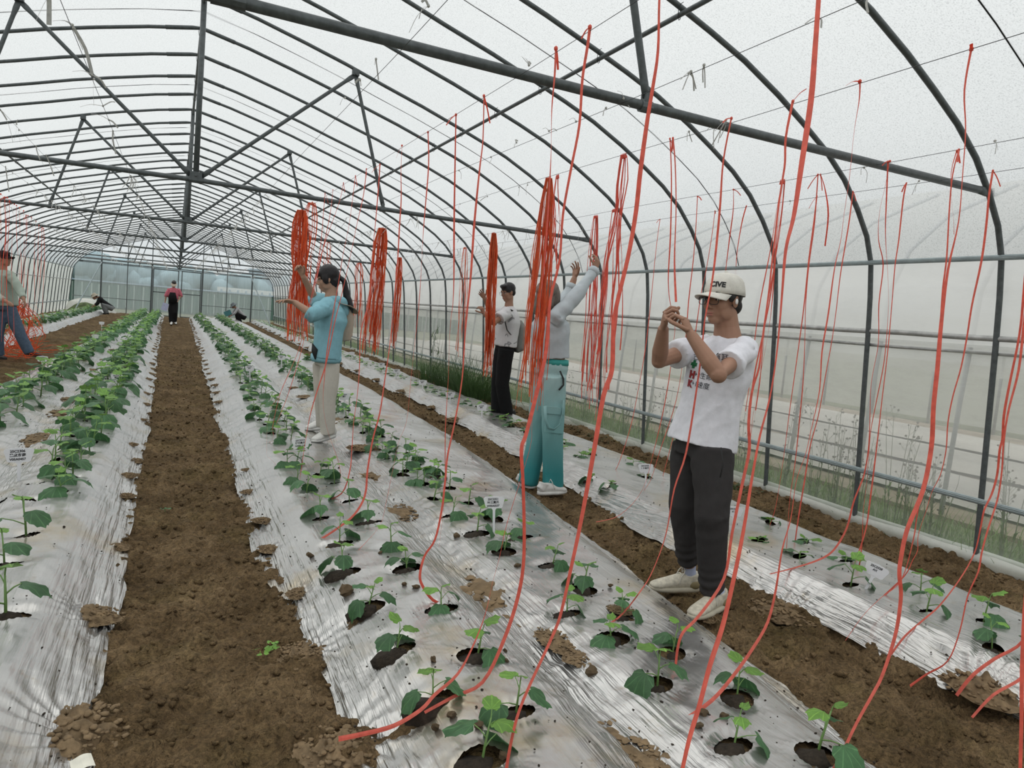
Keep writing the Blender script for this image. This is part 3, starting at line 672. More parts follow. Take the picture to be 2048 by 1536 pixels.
def join_copies(name, items, mats):
    """items: (mesh, location, rz, scale) baked into one mesh"""
    VV = []; LI = []; LS = []; LT = []; MI = []; UV = []; off = 0; lo = 0
    cache = {}
    for me, loc, rz, s in items:
        if me.name not in cache:
            a = np.empty(len(me.vertices)*3); me.vertices.foreach_get('co', a); l = np.empty(len(me.loops), np.int32); me.loops.foreach_get('vertex_index', l)
            st = np.empty(len(me.polygons), np.int32); me.polygons.foreach_get('loop_start', st); tt = np.empty(len(me.polygons), np.int32); me.polygons.foreach_get('loop_total', tt)
            mi = np.empty(len(me.polygons), np.int32); me.polygons.foreach_get('material_index', mi)
            u = np.zeros(len(me.loops)*2)
            if me.uv_layers: me.uv_layers[0].data.foreach_get('uv', u)
            cache[me.name] = (a.reshape(-1, 3), l, st, tt, mi, u)
        a, l, st, tt, mi, u = cache[me.name]; c, s_ = math.cos(rz), math.sin(rz)
        M = np.array([[c, -s_, 0], [s_, c, 0], [0, 0, 1]])*s
        VV.append(a @ M.T+np.array(loc)); LI.append(l+off); LS.append(st+lo); LT.append(tt); MI.append(mi); UV.append(u); off += len(a); lo += len(l)
    V = np.concatenate(VV); LI = np.concatenate(LI); LS = np.concatenate(LS); LT = np.concatenate(LT)
    me = bpy.data.meshes.new(name); me.vertices.add(len(V)); me.vertices.foreach_set('co', V.astype(np.float32).ravel()); me.loops.add(len(LI)); me.loops.foreach_set('vertex_index', LI.astype(np.int32))
    me.polygons.add(len(LS)); me.polygons.foreach_set('loop_start', LS.astype(np.int32)); me.polygons.foreach_set('loop_total', LT.astype(np.int32))
    for mm in mats: me.materials.append(mm)
    me.polygons.foreach_set('material_index', np.concatenate(MI).astype(np.int32)); me.update(calc_edges=True)
    ul = me.uv_layers.new(name='UVMap'); ul.data.foreach_set('uv', np.concatenate(UV).astype(np.float32)); smooth_mesh(me)
    return me
for bed in BEDS:
    it = []
    for h in rest:
        if h[5] != bed: continue
        flat = bed == 'right_wall'; s = R.uniform(.9, 1.3)*(1.2 if not flat else 1)
        if bed == 'centre_right' and h[6] == 'left' and h[1] > 12 and R.random() < .3: s *= .5
        it.append((R.choice(VLF if flat else VL), (h[0], h[1], float(bed_z(np.array([h[0]]), np.array([h[1]]))[0])), R.uniform(0, 6.28), s))
    if it: tag(obj('distant_seedlings', join_copies('distant_seedlings', it, (LEAF, YOUNG, STEM))), 'mass of small cucumber seedlings far down the %s bed' % bed.replace('_', ' '), 'plants', kind='stuff')
# ================================================================ SOIL HEAPS AND CLODS
CLODM = plain('dry clods', (.185, .128, .070), rough=.95, var=.4, scale=30, bmp=(90, .8, .008))
def clod_mesh(seed, rough=.35, sub=2):
    bm = bmesh.new(); vs = bmesh.ops.create_icosphere(bm, subdivisions=sub, radius=1)['verts']
    for v in vs:
        n_ = mnoise.noise(v.co*1.3+Vector((seed*7.1, 0, 0)))*rough*1.6+mnoise.noise(v.co*3.3+Vector((0, seed*3.7, 0)))*rough*.8
        v.co = v.co*(1+n_); v.co.z *= .72
    me = bpy.data.meshes.new('clod'); bm.to_mesh(me); bm.free(); me.materials.append(CLODM); return me
CLODS = [clod_mesh(k) for k in range(6)]; CLODS_L = [clod_mesh(k, .3, 1) for k in range(5)]
def heap_mesh(seed, r):
    rr = random.Random(seed); n = 26; bm = bmesh.new(); rings = 7; grid = []
    c = bm.verts.new((0, 0, r*.34))
    for i in range(1, rings+1):
        f = i/rings; row = []
        for k in range(n):
            a = 6.283*k/n; rad = r*1.35*f*(1+.28*mnoise.noise(Vector((math.cos(a)*1.5, math.sin(a)*1.5, seed*3.1))))
            z = r*.42*(1-f*f)**1.1-.012*f+r*.34*mnoise.noise(Vector((math.cos(a)*rad*14/r*.2, math.sin(a)*rad*14/r*.2, seed)))+r*.30*mnoise.noise(Vector((math.cos(a)*rad/r*4, math.sin(a)*rad/r*4, seed*2)))
            row.append(bm.verts.new((rad*math.cos(a), rad*math.sin(a), z*(1 if f < .99 else .2)-.004)))
        grid.append(row)
    for k in range(n):
        k2 = (k+1) % n; bm.faces.new((c, grid[0][k], grid[0][k2]))
        for i in range(rings-1): bm.faces.new((grid[i][k], grid[i+1][k], grid[i+1][k2], grid[i][k2]))
    for f in bm.faces: f.smooth = True
    me = bpy.data.meshes.new('mound'); bm.to_mesh(me); bm.free(); me.materials.append(CLODM)
    me.materials.clear(); me.materials.append(CLODM); it = [(me, (0, 0, 0), 0, 1)]
    for k in range(190):
        a = rr.uniform(0, 6.28); d = r*1.45*math.sqrt(rr.random()); s = r*rr.uniform(.03, .13)*(.8 if d > r else 1)
        it.append((rr.choice(CLODS_L), (d*math.cos(a), d*math.sin(a), max(0, r*.34*(1-(d/(1.35*r))**2))+s*.1), rr.uniform(0, 6), s))
    return join_copies('mound', it, (CLODM,))
HM = [heap_mesh(k, .08) for k in range(6)]
allh = sorted([(hx, hy, hr, 'edge') for hx, hy, hr in HEAPS]+[(v.x, v.y, r, 'furrow') for v, r in FURP], key=lambda a: a[1])
cn = {'edge': 0, 'furrow': 0}
for hx, hy, hr, kd in allh:
    cn[kd] += 1; o = obj('soil_heap', R.choice(HM)); s = hr/.08*R.uniform(.95, 1.15)*(1.3 if kd == 'furrow' else 1)
    if kd == 'edge': hx += (.035 if hx > .1 and hx < 3 else -.035)*(1 if hx < 3 else -1)
    o.location = (hx, hy, float(bed_z(np.array([hx]), np.array([hy]))[0])+(.006 if kd == 'edge' else .004)); o.rotation_euler.z = R.uniform(0, 6.28); o.scale = (s*R.uniform(.8, 1.2), s*R.uniform(.8, 1.3), s*(.8 if kd == 'edge' else .42))
    tag(o, ('%s heap of brown soil weighing down a film edge, from the camera' if kd == 'edge' else '%s soil patch lying in a film furrow, from the camera') % nth(cn[kd]), 'soil heap', 'soil heaps on the film edges' if kd == 'edge' else 'soil patches in the furrows')
cl = [(693, 1176, .032), (1034, 1137, .017), (1185, 1336, .025), (808, 1174, .012), (832, 1180, .016), (903, 1432, .016), (871, 1440, .014), (957, 1458, .016), (753, 1402, .014), (620, 1098, .018), (913, 1070, .02), (1220, 1176, .012), (1406, 1436, .016), (1395, 1458, .016), (1447, 1440, .014), (866, 1325, .012), (1013, 1325, .01), (760, 1110, .011), (1010, 1303, .010), (1005, 1520, .012)]
for k, (a, b, s) in enumerate(sorted(cl, key=lambda q: -q[1])):
    v = on_z(a, b, .15); o = obj('soil_clod', R.choice(CLODS)); o.location = (v.x, v.y, float(bed_z(np.array([v.x]), np.array([v.y]))[0])+.014+s*.4); o.scale = (s,)*3; o.rotation_euler = (R.uniform(0, 1), R.uniform(0, 1), R.uniform(0, 6))
    tag(o, '%s loose brown clod from the camera lying on the wide film bed' % nth(k+1), 'soil clod', 'loose clods on the silver film')
it = []
for k in range(2600):
    y = 1.2+R.random()**1.6*14; bed = R.choice(['centre_left', 'centre_right', 'centre_right', 'right_wall']); l, r = EDG[bed]
    x = float(lerp(y, l))+(float(lerp(y, r))-float(lerp(y, l)))*R.random(); s = R.uniform(.0015, .0055)*(1.4 if R.random() < .1 else 1)
    it.append((R.choice(CLODS_L), (x, y, float(bed_z(np.array([x]), np.array([y]))[0])+.017), R.uniform(0, 6), s))
tag(obj('soil_crumbs', join_copies('soil_crumbs', it, (DARKSOIL,))), 'scattered dark soil crumbs over the silver film', 'soil crumbs', kind='stuff')
it = []
for k in range(5200):
    y = 1.2+R.random()**1.5*18; q = R.random()
    if q < .42: a, b = float(lerp(y, A1L)), float(lerp(y, A1R)); x = R.uniform(a-.03, b+.03)
    elif q < .75: a, b = float(lerp(y, B1R)), float(lerp(y, A2R)); x = R.uniform(a, b+.02); 
    else: a = float(lerp(y, B2R)); x = R.uniform(a, 4.86)
    s = R.uniform(.004, .017)*(1.7 if R.random() < .05 else 1)*(1.5 if q >= .75 else 1)
    it.append((R.choice(CLODS_L), (x, y, float(soil_z(np.array([x]), np.array([y]))[0])+s*.1), R.uniform(0, 6), s))
tag(obj('soil_lumps', join_copies('soil_lumps', it, (SOIL,))), 'crumbly brown lumps covering the dirt paths', 'soil', kind='stuff')
# holes: dark soil mound under each seedling
it = []
for h in vis:
    if h[1] > 14: continue
    for k in range(7 if h[1] < 5 else 3): 
        a = R.uniform(0, 6.28); d = R.random()*.8; it.append((R.choice(CLODS_L), (h[0]+h[2]*d*math.cos(a), h[1]+h[3]*d*math.sin(a), float(bed_z(np.array([h[0]]), np.array([h[1]]))[0])-.016), R.uniform(0, 6), R.uniform(.006, .014)))
    it.append((CLODS[1], (h[0], h[1], float(bed_z(np.array([h[0]]), np.array([h[1]]))[0])-.032), 0, h[2]*.9))
tag(obj('planting_soil', join_copies('planting_soil', it, (DARKSOIL,))), 'dark crumbly soil showing in the holes cut through the film', 'soil', kind='stuff')
# ================================================================ VARIETY TAGS
TAGM = plain('white plastic tag', (.88, .88, .90), rough=.35, var=.03); INK = plain('black marker ink', (.012, .012, .015), rough=.6)
def text_mesh(s, size, align='CENTER', bold=0.0):
    cu = bpy.data.curves.new('txt', 'FONT'); cu.body = s; cu.size = size; cu.align_x = align; cu.resolution_u = 3; cu.offset = bold
    o = bpy.data.objects.new('txt', cu); COL.objects.link(o); dg = bpy.context.evaluated_depsgraph_get()
    me = bpy.data.meshes.new_from_object(o.evaluated_get(dg)); bpy.data.objects.remove(o); bpy.data.curves.remove(cu); return me
def tag_plate():
    bm = bmesh.new(); P_ = [(-.030, .0), (.030, .0), (.036, .004), (.046, .040), (.045, .046), (.038, .050), (0, .054), (-.038, .050), (-.045, .046), (-.046, .040), (-.036, .004)]
    vs = [bm.verts.new((x, 0, z)) for x, z in P_]; f = bm.faces.new(vs); r = bmesh.ops.extrude_face_region(bm, geom=[f])
    bmesh.ops.translate(bm, vec=(0, .0016, 0), verts=[v for v in r['geom'] if isinstance(v, bmesh.types.BMVert)]); bmesh.ops.recalc_face_normals(bm, faces=bm.faces)
    me = bpy.data.meshes.new('plate'); bm.to_mesh(me); bm.free(); me.materials.append(TAGM)
    bm = bmesh.new(); vs = [bm.verts.new((x, 0, z)) for x, z in ((-.012, .001), (-.0055, -.008), (-.0045, -.105), (0, -.12), (.0045, -.105), (.0055, -.008), (.012, .001))]
    f = bm.faces.new(vs); r = bmesh.ops.extrude_face_region(bm, geom=[f]); bmesh.ops.translate(bm, vec=(0, .0022, 0), verts=[v for v in r['geom'] if isinstance(v, bmesh.types.BMVert)])
    bmesh.ops.recalc_face_normals(bm, faces=bm.faces)
    me2 = bpy.data.meshes.new('stake'); bm.to_mesh(me2); bm.free(); me2.materials.append(TAGM); return me, me2
PLATE, STAKE = tag_plate()
def plant_tag(pxy, base, lines, lab, s=1.25, rz=None, tilt=(0, 0), zb=.14):
    v = on_z(base[0], base[1], zb); top = on_y(pxy[0], pxy[1], v.y)
    if rz is None: rz = math.atan2(-v.x, v.y)*.8
    hz = top.z-v.z; s = s if s else 1
    t = empty('plant_tag', (v.x, v.y, v.z+max(.05, hz-.027*s)), lab, 'plant label', 'white variety tags in the beds', rz=rz); s *= 1.15; t.scale = (s,)*3; t.location.z += .02
    t.rotation_euler = (tilt[0], tilt[1]+math.atan2(top.x-v.x, max(.05, hz))*.8, rz)
    obj('plate', PLATE, parent=t); obj('stake', STAKE, parent=t)
    if lines:
        for k, (tx, sz) in enumerate(lines):
            me = text_mesh(tx, sz, bold=.0004)
            for v_ in me.vertices: v_.co = Vector((v_.co.x-.004, -.0009, .0365-k*.0145+v_.co.y+v_.co.x*.04))
            obj('handwriting', me, INK, t)
    return t
plant_tag((37, 918), (37, 960), (('25C2306', .0125), ('黑皮东南', .0125), ('V05A0457', .0115)), 'white tag reading 25C2306 at the left edge of the left bed', 1.5, rz=.1)
plant_tag((600, 892), (600, 935), (('25C2314', .0125), ('博恒黄瓜', .0125), ('W05R1241', .0115)), 'white tag reading 25C2314 among seedlings before the girl in blue', 1.25, tilt=(0, -.05))
plant_tag((983, 1013), (983, 1075), (('25C2321', .0125), ('叶三黄瓜', .0125), ('W05A0257', .0115)), 'white tag reading 25C2321 with a soil smear, right row of wide bed', 1.15)
plant_tag((1288, 942), (1288, 978), (('25C2322', .0125), ('1 小金瓜', .0125)), 'white tag in the wall bed left of the capped man', 1.15, zb=.13)
plant_tag((1468, 1030), (1465, 1058), (('25C2P2', .0125), ('617', .0125)), 'white tag just behind the capped man by his right leg', 1.1, rz=-.5, zb=.13)
plant_tag((1749, 1148), (1741, 1190), (('25C2328', .0125), ('AX', .0125)), 'white tag leaning right in the wall bed, nearest the camera', 1.1, rz=-.9, tilt=(0, .25), zb=.13)
bt = [((84, 721), (84, 742), 'centre_left'), ((234, 759), (232, 782), 'centre_left'), ((190, 675), (190, 690), 'centre_left'), ((237, 689), (237, 703), 'centre_left'), ((203, 648), (203, 660), 'centre_left'), ((282, 662), (282, 673), 'centre_left'), ((240, 645), (240, 655), 'centre_left'),
      ((497, 740), (498, 774), 'centre_right'), ((562, 718), (562, 740), 'centre_right'), ((517, 684), (518, 702), 'centre_right'), ((485, 663), (485, 674), 'centre_right'), ((467, 650), (467, 660), 'centre_right'), ((408, 641), (408, 650), 'centre_right'), ((687, 797), (687, 830), 'centre_right'), ((442, 690), (442, 697), 'centre_right'), ((399, 633), (399, 641), 'centre_right'),
      ((703, 709), (703, 720), 'right_wall'), ((731, 721), (731, 733), 'right_wall'), ((762, 732), (762, 746), 'right_wall'), ((792, 745), (792, 760), 'right_wall'), ((844, 768), (844, 786), 'right_wall'), ((899, 793), (899, 812), 'right_wall'), ((962, 819), (962, 842), 'right_wall'), ((608, 672), (608, 680), 'right_wall'), ((94, 634), (94, 644), 'left_far'), ((123, 622), (123, 630), 'left_far')]
bn = {'centre_left': 'small white tag in the bed left of the path, %s beyond the nearest', 'centre_right': 'small white tag in the bed right of the path, %s beyond the two near ones',
      'right_wall': 'small white tag in the right wall bed, %s beyond the woman in teal trousers', 'left_far': 'small white tag in the far left bed, %s from the camera'}
cc = {}
for p_, b_, bed in sorted(bt, key=lambda q: -q[1][1]):
    cc[bed] = cc.get(bed, 0)+1; near_ = b_[1] > 735
    plant_tag(p_, b_, (('25C23%02d' % R.randint(10, 60), .012), ('黄瓜', .012)) if near_ else None, bn[bed] % nth(cc[bed]), 1.3, rz=R.uniform(-.3, .3), zb=.12)
# ================================================================ WIRES, TWINE
ZW = 2.447
WX = {'L4': -2.35, 'L3': -1.55, 'L2': -1.06, 'L1': -.435, 'M': .78, 'W1': 1.29, 'A': 1.83, 'B': 2.40, 'C': 3.52, 'D': 4.06}
WIRE = plain('training wire', (.05, .05, .055), rough=.5, metal=.5)
wl = {'L4': 'leftmost thin lengthwise wire, above the far left path', 'L3': 'thin overhead wire above the outer row left of the path', 'L2': 'thin overhead wire above the inner rows left of the path', 'L1': 'thin overhead wire just left of the king posts',
      'M': 'thin overhead wire just right of the king posts', 'W1': 'thin overhead wire above the bed holding the long red twines', 'A': 'second overhead wire right of the king posts above the wide bed', 'B': 'overhead wire above the right edge of the wide bed',
      'C': 'overhead wire above the right wall bed, inner one', 'D': 'outermost overhead wire close to the right wall'}
for k, x in WX.items():
    bm = bmesh.new(); tube(bm, [(x, y, ZW+(.0 if i % 2 == 0 else -.012)) for i, y in enumerate(np.arange(Y0-AP*5/2, YB, AP*5/2))], .0014, 4)
    tag(obj('overhead_wire', bm, WIRE), wl[k], 'wire', 'wires strung along the tie bars')
def twine_mat(name, col, t=.35):
    m_, n, b, o = newmat(name); b.inputs['Roughness'].default_value = .45
    no, r = noise_ramp(n, 40, [(.3, tuple(c*.8 for c in col)), (.7, tuple(min(1, c*1.15) for c in col))]); n.links.new(r.outputs[0], b.inputs['Base Color'])
    tl = n.nodes.new('ShaderNodeBsdfTranslucent'); n.links.new(r.outputs[0], tl.inputs[0]); ms = n.nodes.new('ShaderNodeMixShader'); ms.inputs[0].default_value = t
    n.links.new(b.outputs[0], ms.inputs[1]); n.links.new(tl.outputs[0], ms.inputs[2]); n.links.new(ms.outputs[0], o.inputs[0]); return m_
TW = twine_mat('red twine', (1.0, .26, .19), .6); TWB = twine_mat('orange red twine', (1.0, .27, .11), .6); TWW = twine_mat('weathered white twine', (.66, .655, .63), .5)
def ribbon(pts, w, seed=0, twist=1.0, mat=None, name='twine', parent=None, sub=4, fold=.16):
    r = random.Random(seed); P_ = [Vector(p) for p in pts]; out = []
    for i in range(len(P_)-1):
        a, b, c, d = P_[max(0, i-1)], P_[i], P_[i+1], P_[min(len(P_)-1, i+2)]
        for k in range(sub):
            t = k/sub; out.append(.5*((2*b)+(c-a)*t+(2*a-5*b+4*c-d)*t*t+(3*b-a-3*c+d)*t*t*t))
    out.append(P_[-1]); bm = bmesh.new(); prev = None; L = 0; ang = r.uniform(0, 3.14); ph = r.uniform(0, 6)
    for i, p in enumerate(out):
        t = (out[min(i+1, len(out)-1)]-out[max(i-1, 0)]); 
        if t.length < 1e-7: t = Vector((0, 0, 1))
        t.normalize()
        if i: L += (p-out[i-1]).length
        u = t.cross(Vector((.42, .9, 0))); u = u.normalized() if u.length > .05 else Vector((1, 0, 0)); v = t.cross(u)
        a = ang+twist*(1.2*math.sin(L*1.9+ph)+.8*math.sin(L*4.7+ph*2)); ww = w*(.78+.22*math.sin(L*2.7+ph))*.5
        d = u*math.cos(a*.45)+v*math.sin(a*.45); n_ = t.cross(d)
        row = [bm.verts.new(p-d*ww), bm.verts.new(p+n_*ww*fold), bm.verts.new(p+d*ww), bm.verts.new(p+n_*ww*(fold-.08))]
        if prev:
            for q in range(4): f = bm.faces.new((prev[q], prev[(q+1) % 4], row[(q+1) % 4], row[q]))
        else: bm.faces.new(row[::-1])
        prev = row
    bm.faces.new(prev); return obj(name, bm, mat or TW, parent)
def wire_y(px_, wire): return on_x(px_[0], px_[1], WX[wire]).y
def string3d(pts, wire, zb, ytop=None, ybot=None):
    y0 = ytop if ytop is not None else wire_y(pts[0], wire); y1 = ybot if ybot is not None else on_z(pts[-1][0], pts[-1][1], zb).y
    L = [0]
    for i in range(1, len(pts)): L.append(L[-1]+math.hypot(pts[i][0]-pts[i-1][0], pts[i][1]-pts[i-1][1]))
    out = []
    for i, (a, b) in enumerate(pts):
        f = L[i]/L[-1]; out.append(on_y(a, b, 1/((1-f)/y0+f/y1)))
    return out
def knot(p, parent, mat, w, r, tail=None):
    bm = bmesh.new(); ball(bm, p, (w*.55, w*.55, w*.7), sub=1); obj('knot', bm, mat, parent, True)
    d = Vector(tail) if tail else Vector((r.uniform(-.06, .06), r.uniform(-.05, .05), r.uniform(-.09, -.02)))
    ribbon([p, p+d*.5+Vector((0, 0, .008)), p+d], w*.8, seed=r.randint(0, 99), twist=.3, mat=mat, name='loose_end', parent=parent)
STR = [
 ('s1', 'W1', [(1652, -240), (1645, -120), (1637, 0), (1630, 100), (1622, 200), (1603, 330), (1588, 430), (1572, 497), (1565, 577), (1560, 640), (1552, 719), (1539, 798), (1520, 871), (1505, 950), (1486, 1066), (1465, 1169), (1444, 1256), (1420, 1330), (1399, 1410), (1378, 1480), (1358, 1570)], .13, 1.33, .82, .019, 'widest red twine, nearest the camera, hanging across the whole frame'),
 ('s2', 'W1', [(1325, -55), (1320, 0), (1315, 102), (1305, 178), (1295, 239), (1281, 342), (1271, 424), (1255, 513), (1234, 609), (1228, 660), (1222, 740), (1208, 792), (1187, 900), (1163, 1040), (1140, 1149), (1126, 1210), (1110, 1261), (1048, 1398), (1025, 1470), (1009, 1560)], .14, None, None, .019, 'wide red twine crossing the frame between the teal trousers and the capped man'),
 ('s3', 'W1', [(1112, 95), (1109, 150), (1104, 220), (1102, 300), (1097, 400), (1089, 520), (1078, 620), (1079, 700), (1070, 780), (1063, 850), (1059, 900), (1015, 1045), (1000, 1110), (986, 1166), (970, 1230), (945, 1294), (915, 1348), (870, 1390), (841, 1419), (787, 1452), (724, 1469), (677, 1478)], .14, None, None, .017, 'long red twine whose end lies on film near the soil heap, bottom centre'),
 ('s4', 'W1', [(1180, 52), (1176, 90), (1165, 160), (1158, 250), (1143, 340), (1126, 430), (1118, 520), (1100, 600), (1092, 700), (1070, 800), (1052, 870), (1042, 900), (1046, 975), (1048, 1107), (1036, 1190), (1007, 1282), (965, 1365), (907, 1394), (849, 1425)], .14, None, None, .016, 'long red twine ending at the half empty hole in the wide bed'),
 ('s5', 'W1', [(968, 190), (966, 280), (959, 340), (949, 450), (941, 552), (930, 662), (924, 758), (910, 843), (896, 911), (890, 962), (882, 1024), (870, 1080), (849, 1112), (839, 1149), (845, 1172), (866, 1200), (895, 1211)], .14, None, None, .014, 'red twine curling onto the film around a small seedling, wide bed middle'),
 ('s6', 'W1', [(912, 228), (910, 330), (908, 450), (907, 587), (901, 655), (896, 758), (890, 860), (890, 963), (886, 1024), (878, 1095)], .14, None, None, .014, 'straight red twine just left of the one curling onto the film'),
 ('s7', 'W1', [(856, 263), (857, 330), (850, 420), (847, 470), (842, 552), (837, 620), (828, 706), (820, 775), (813, 843), (797, 887), (784, 945), (772, 1004), (758, 1053), (712, 1105)], .14, None, None, .013, 'red twine passing in front of the wall grass to the left row'),
 ('s8', 'W1', [(804, 290), (802, 340), (802, 400), (799, 450), (796, 518), (790, 587), (780, 689), (770, 758), (760, 826), (746, 877), (735, 940), (729, 991), (708, 1029), (676, 1056), (642, 1078)], .14, None, None, .013, 'red twine right of the girl in blue, second from her'),
 ('s9', 'W1', [(760, 328), (757, 380), (751, 450), (746, 501), (739, 593), (722, 662), (719, 734), (715, 792), (708, 843), (704, 900), (700, 941), (683, 987), (640, 1003), (598, 1010)], .14, None, None, .012, 'red twine right beside the girl in blue, bending onto film'),
 ('s10', 'W1', [(733, 337), (727, 390), (714, 450), (705, 494), (685, 580), (671, 638), (661, 689), (650, 734), (633, 785), (620, 833), (609, 894), (600, 956)], .14, None, None, .011, 'red twine across the hooded back of the girl in blue'),
 ('s11', 'W1', [(711, 351), (706, 390), (698, 450), (686, 508), (676, 570), (664, 638), (654, 706), (648, 758), (646, 809), (655, 860), (676, 921), (682, 956)], .14, None, None, .011, 'red twine hanging over the pale trousers of the girl in blue'),
 ('s12', 'W1', [(687, 365), (680, 400), (662, 450), (645, 500), (633, 552), (616, 621), (599, 696), (579, 744), (561, 785), (545, 853), (550, 877)], .14, None, None, .010, 'red twine passing before the face of the girl in blue'),
 ('s13', 'W1', [(666, 379), (660, 430), (645, 500), (640, 528), (622, 610), (600, 690), (585, 730), (558, 792), (538, 826), (534, 904), (542, 918), (557, 933)], .14, None, None, .010, 'red twine left of the tag reading 25C2314, with a hooked end'),
 ('s14', 'W1', [(650, 386), (646, 440), (640, 500), (626, 580), (608, 680), (590, 745), (572, 800), (552, 850), (546, 870)], .14, None, None, .010, 'slim red twine behind the one with a hooked end'),
 ('b1', 'B', [(1943, 96), (1930, 180), (1932, 260), (1925, 350), (1917, 444), (1897, 538), (1884, 640), (1875, 735), (1866, 814), (1864, 893), (1845, 980), (1815, 1058), (1803, 1115), (1799, 1148), (1802, 1190), (1794, 1249), (1782, 1297), (1764, 1354), (1743, 1390), (1713, 1447), (1684, 1505), (1660, 1550)], .14, None, None, .017, 'long red twine from the top right wire down to the nearest right seedling'),
 ('b2', 'B', [(1720, 161), (1717, 200), (1708, 260), (1698, 350), (1688, 430), (1682, 480), (1669, 538), (1656, 627), (1644, 703), (1639, 782), (1621, 861), (1610, 910), (1593, 962), (1581, 1037), (1564, 1099), (1552, 1181), (1535, 1244), (1506, 1297), (1465, 1355), (1423, 1401), (1359, 1447)], .14, None, None, .015, 'red twine behind the capped man whose end lies on the near film'),
 ('b3', 'B', [(1586, 201), (1572, 273), (1570, 325), (1565, 362), (1558, 410), (1550, 478), (1544, 523), (1536, 592), (1525, 678), (1519, 735), (1504, 782), (1498, 845), (1498, 900), (1486, 962), (1465, 1066), (1448, 1157), (1399, 1231), (1366, 1264), (1355, 1297), (1351, 1335)], .14, None, None, .014, 'red twine crossing the near shoe of the capped man'),
 ('b4', 'B', [(1463, 235), (1447, 321), (1440, 403), (1434, 478), (1424, 560), (1410, 640), (1403, 700), (1391, 792), (1372, 906), (1349, 979), (1333, 1068), (1305, 1140), (1281, 1182), (1235, 1236), (1189, 1257), (1146, 1264)], .14, None, None, .014, 'red twine in front of the capped man, over his shirt print'),
 ('b5', 'B', [(1346, 275), (1351, 330), (1352, 420), (1349, 520), (1352, 604)], .14, None, 2.85, .013, 'red twine running down into the hands of the capped man'),
 ('b6', 'B', [(1340, 276), (1343, 360), (1341, 470), (1337, 560), (1341, 610), (1350, 650), (1345, 700), (1338, 760), (1325, 830), (1308, 900), (1285, 980), (1240, 1030), (1192, 1044)], .14, None, None, .011, 'thin red twine behind the lifted forearm of the capped man'),
 ('c1', 'C', [(1918, 298), (1905, 350), (1899, 420), (1894, 513), (1886, 577), (1880, 656), (1873, 766), (1865, 830), (1860, 900), (1836, 1020), (1826, 1079), (1803, 1160), (1761, 1196), (1726, 1232), (1691, 1281)], .03, None, None, .012, 'red twine reaching from the right wall bed wire to the bed edge'),
 ('c1b', 'C', [(1914, 300), (1903, 345), (1903, 400), (1908, 440), (1908, 468)], .9, None, 2.9, .011, 'short looped red twine end at the upper right'),
 ('c2', 'C', [(1780, 321), (1770, 370), (1760, 427), (1757, 480), (1766, 530), (1757, 608), (1756, 687), (1743, 766), (1740, 845), (1736, 900), (1728, 949), (1717, 978), (1706, 1007), (1693, 1057), (1668, 1099), (1639, 1119), (1589, 1136), (1540, 1148)], .14, None, None, .013, 'red twine curving over the wall bed left of the leaning tag'),
 ('c2b', 'C', [(1776, 322), (1773, 400), (1770, 470), (1776, 560), (1776, 624), (1769, 719), (1754, 798), (1742, 858), (1738, 900), (1734, 962), (1726, 1024), (1724, 1086), (1718, 1136)], .14, None, None, .012, 'red twine beside it dropping straight to a seedling'),
 ('c3', 'C', [(1636, 348), (1632, 410), (1628, 460), (1618, 529), (1612, 608), (1610, 687), (1606, 766), (1599, 845), (1590, 920), (1580, 1000), (1575, 1060), (1573, 1103)], .14, None, None, .012, 'red twine just right of the capped man, in the wall bed'),
 ('c3b', 'C', [(1641, 348), (1651, 380), (1656, 430), (1650, 492)], .9, None, 3.9, .011, 'short red twine end hanging from the wire right of the cap'),
 ('c4', 'C', [(1467, 378), (1466, 420), (1459, 480), (1452, 540), (1446, 600)], .9, None, 5.0, .012, 'red twine ending behind the white cap'),
 ('c5', 'C', [(1395, 392), (1392, 450), (1386, 520), (1378, 600), (1370, 690), (1352, 800), (1320, 900), (1302, 960), (1284, 985)], .14, None, None, .011, 'thin red twine behind the raised arms of the capped man'),
 ('d1', 'D', [(1986, 340), (1978, 390), (1972, 450), (1963, 523), (1944, 608), (1935, 671), (1922, 735), (1906, 792), (1897, 845), (1893, 900), (1882, 949), (1864, 984), (1852, 1021), (1837, 1070), (1835, 1100), (1825, 1121), (1809, 1152), (1759, 1200)], .14, None, None, .012, 'red twine from the outermost wire passing the nearest wall post'),
 ('d2', 'D', [(1813, 365), (1806, 400), (1797, 480), (1790, 530), (1785, 600), (1776, 700), (1764, 800), (1752, 900), (1740, 1000), (1731, 1060), (1712, 1120)], .14, None, None, .010, 'slim red twine before the second wall post'),
 ('d3', 'D', [(1706, 382), (1697, 450), (1682, 545), (1672, 624), (1663, 687), (1650, 754), (1637, 830), (1620, 893), (1610, 960), (1598, 1030), (1590, 1085)], .14, None, None, .010, 'slim red twine between the second and third wall posts'),
 ('d4', 'D', [(1634, 391), (1627, 450), (1618, 520), (1607, 620), (1594, 720), (1580, 820), (1566, 920), (1552, 1010), (1540, 1050)], .14, None, None, .010, 'thin red twine over the wild stalks behind the film'),
 ('d5', 'D', [(1493, 411), (1483, 450), (1473, 520), (1470, 600)], .9, None, 6.0, .010, 'thin red twine right of the white cap'),
 ('d6', 'D', [(1430, 421), (1424, 470), (1412, 540), (1402, 590), (1385, 700), (1365, 800), (1340, 900), (1325, 955)], .14, None, None, .010, 'thin red twine hidden partly by the face of the capped man'),
 ('d7', 'D', [(1320, 438), (1312, 500), (1302, 600), (1290, 700), (1276, 780), (1262, 850), (1240, 920), (1228, 945)], .14, None, None, .010, 'thin red twine before the third wall post'),
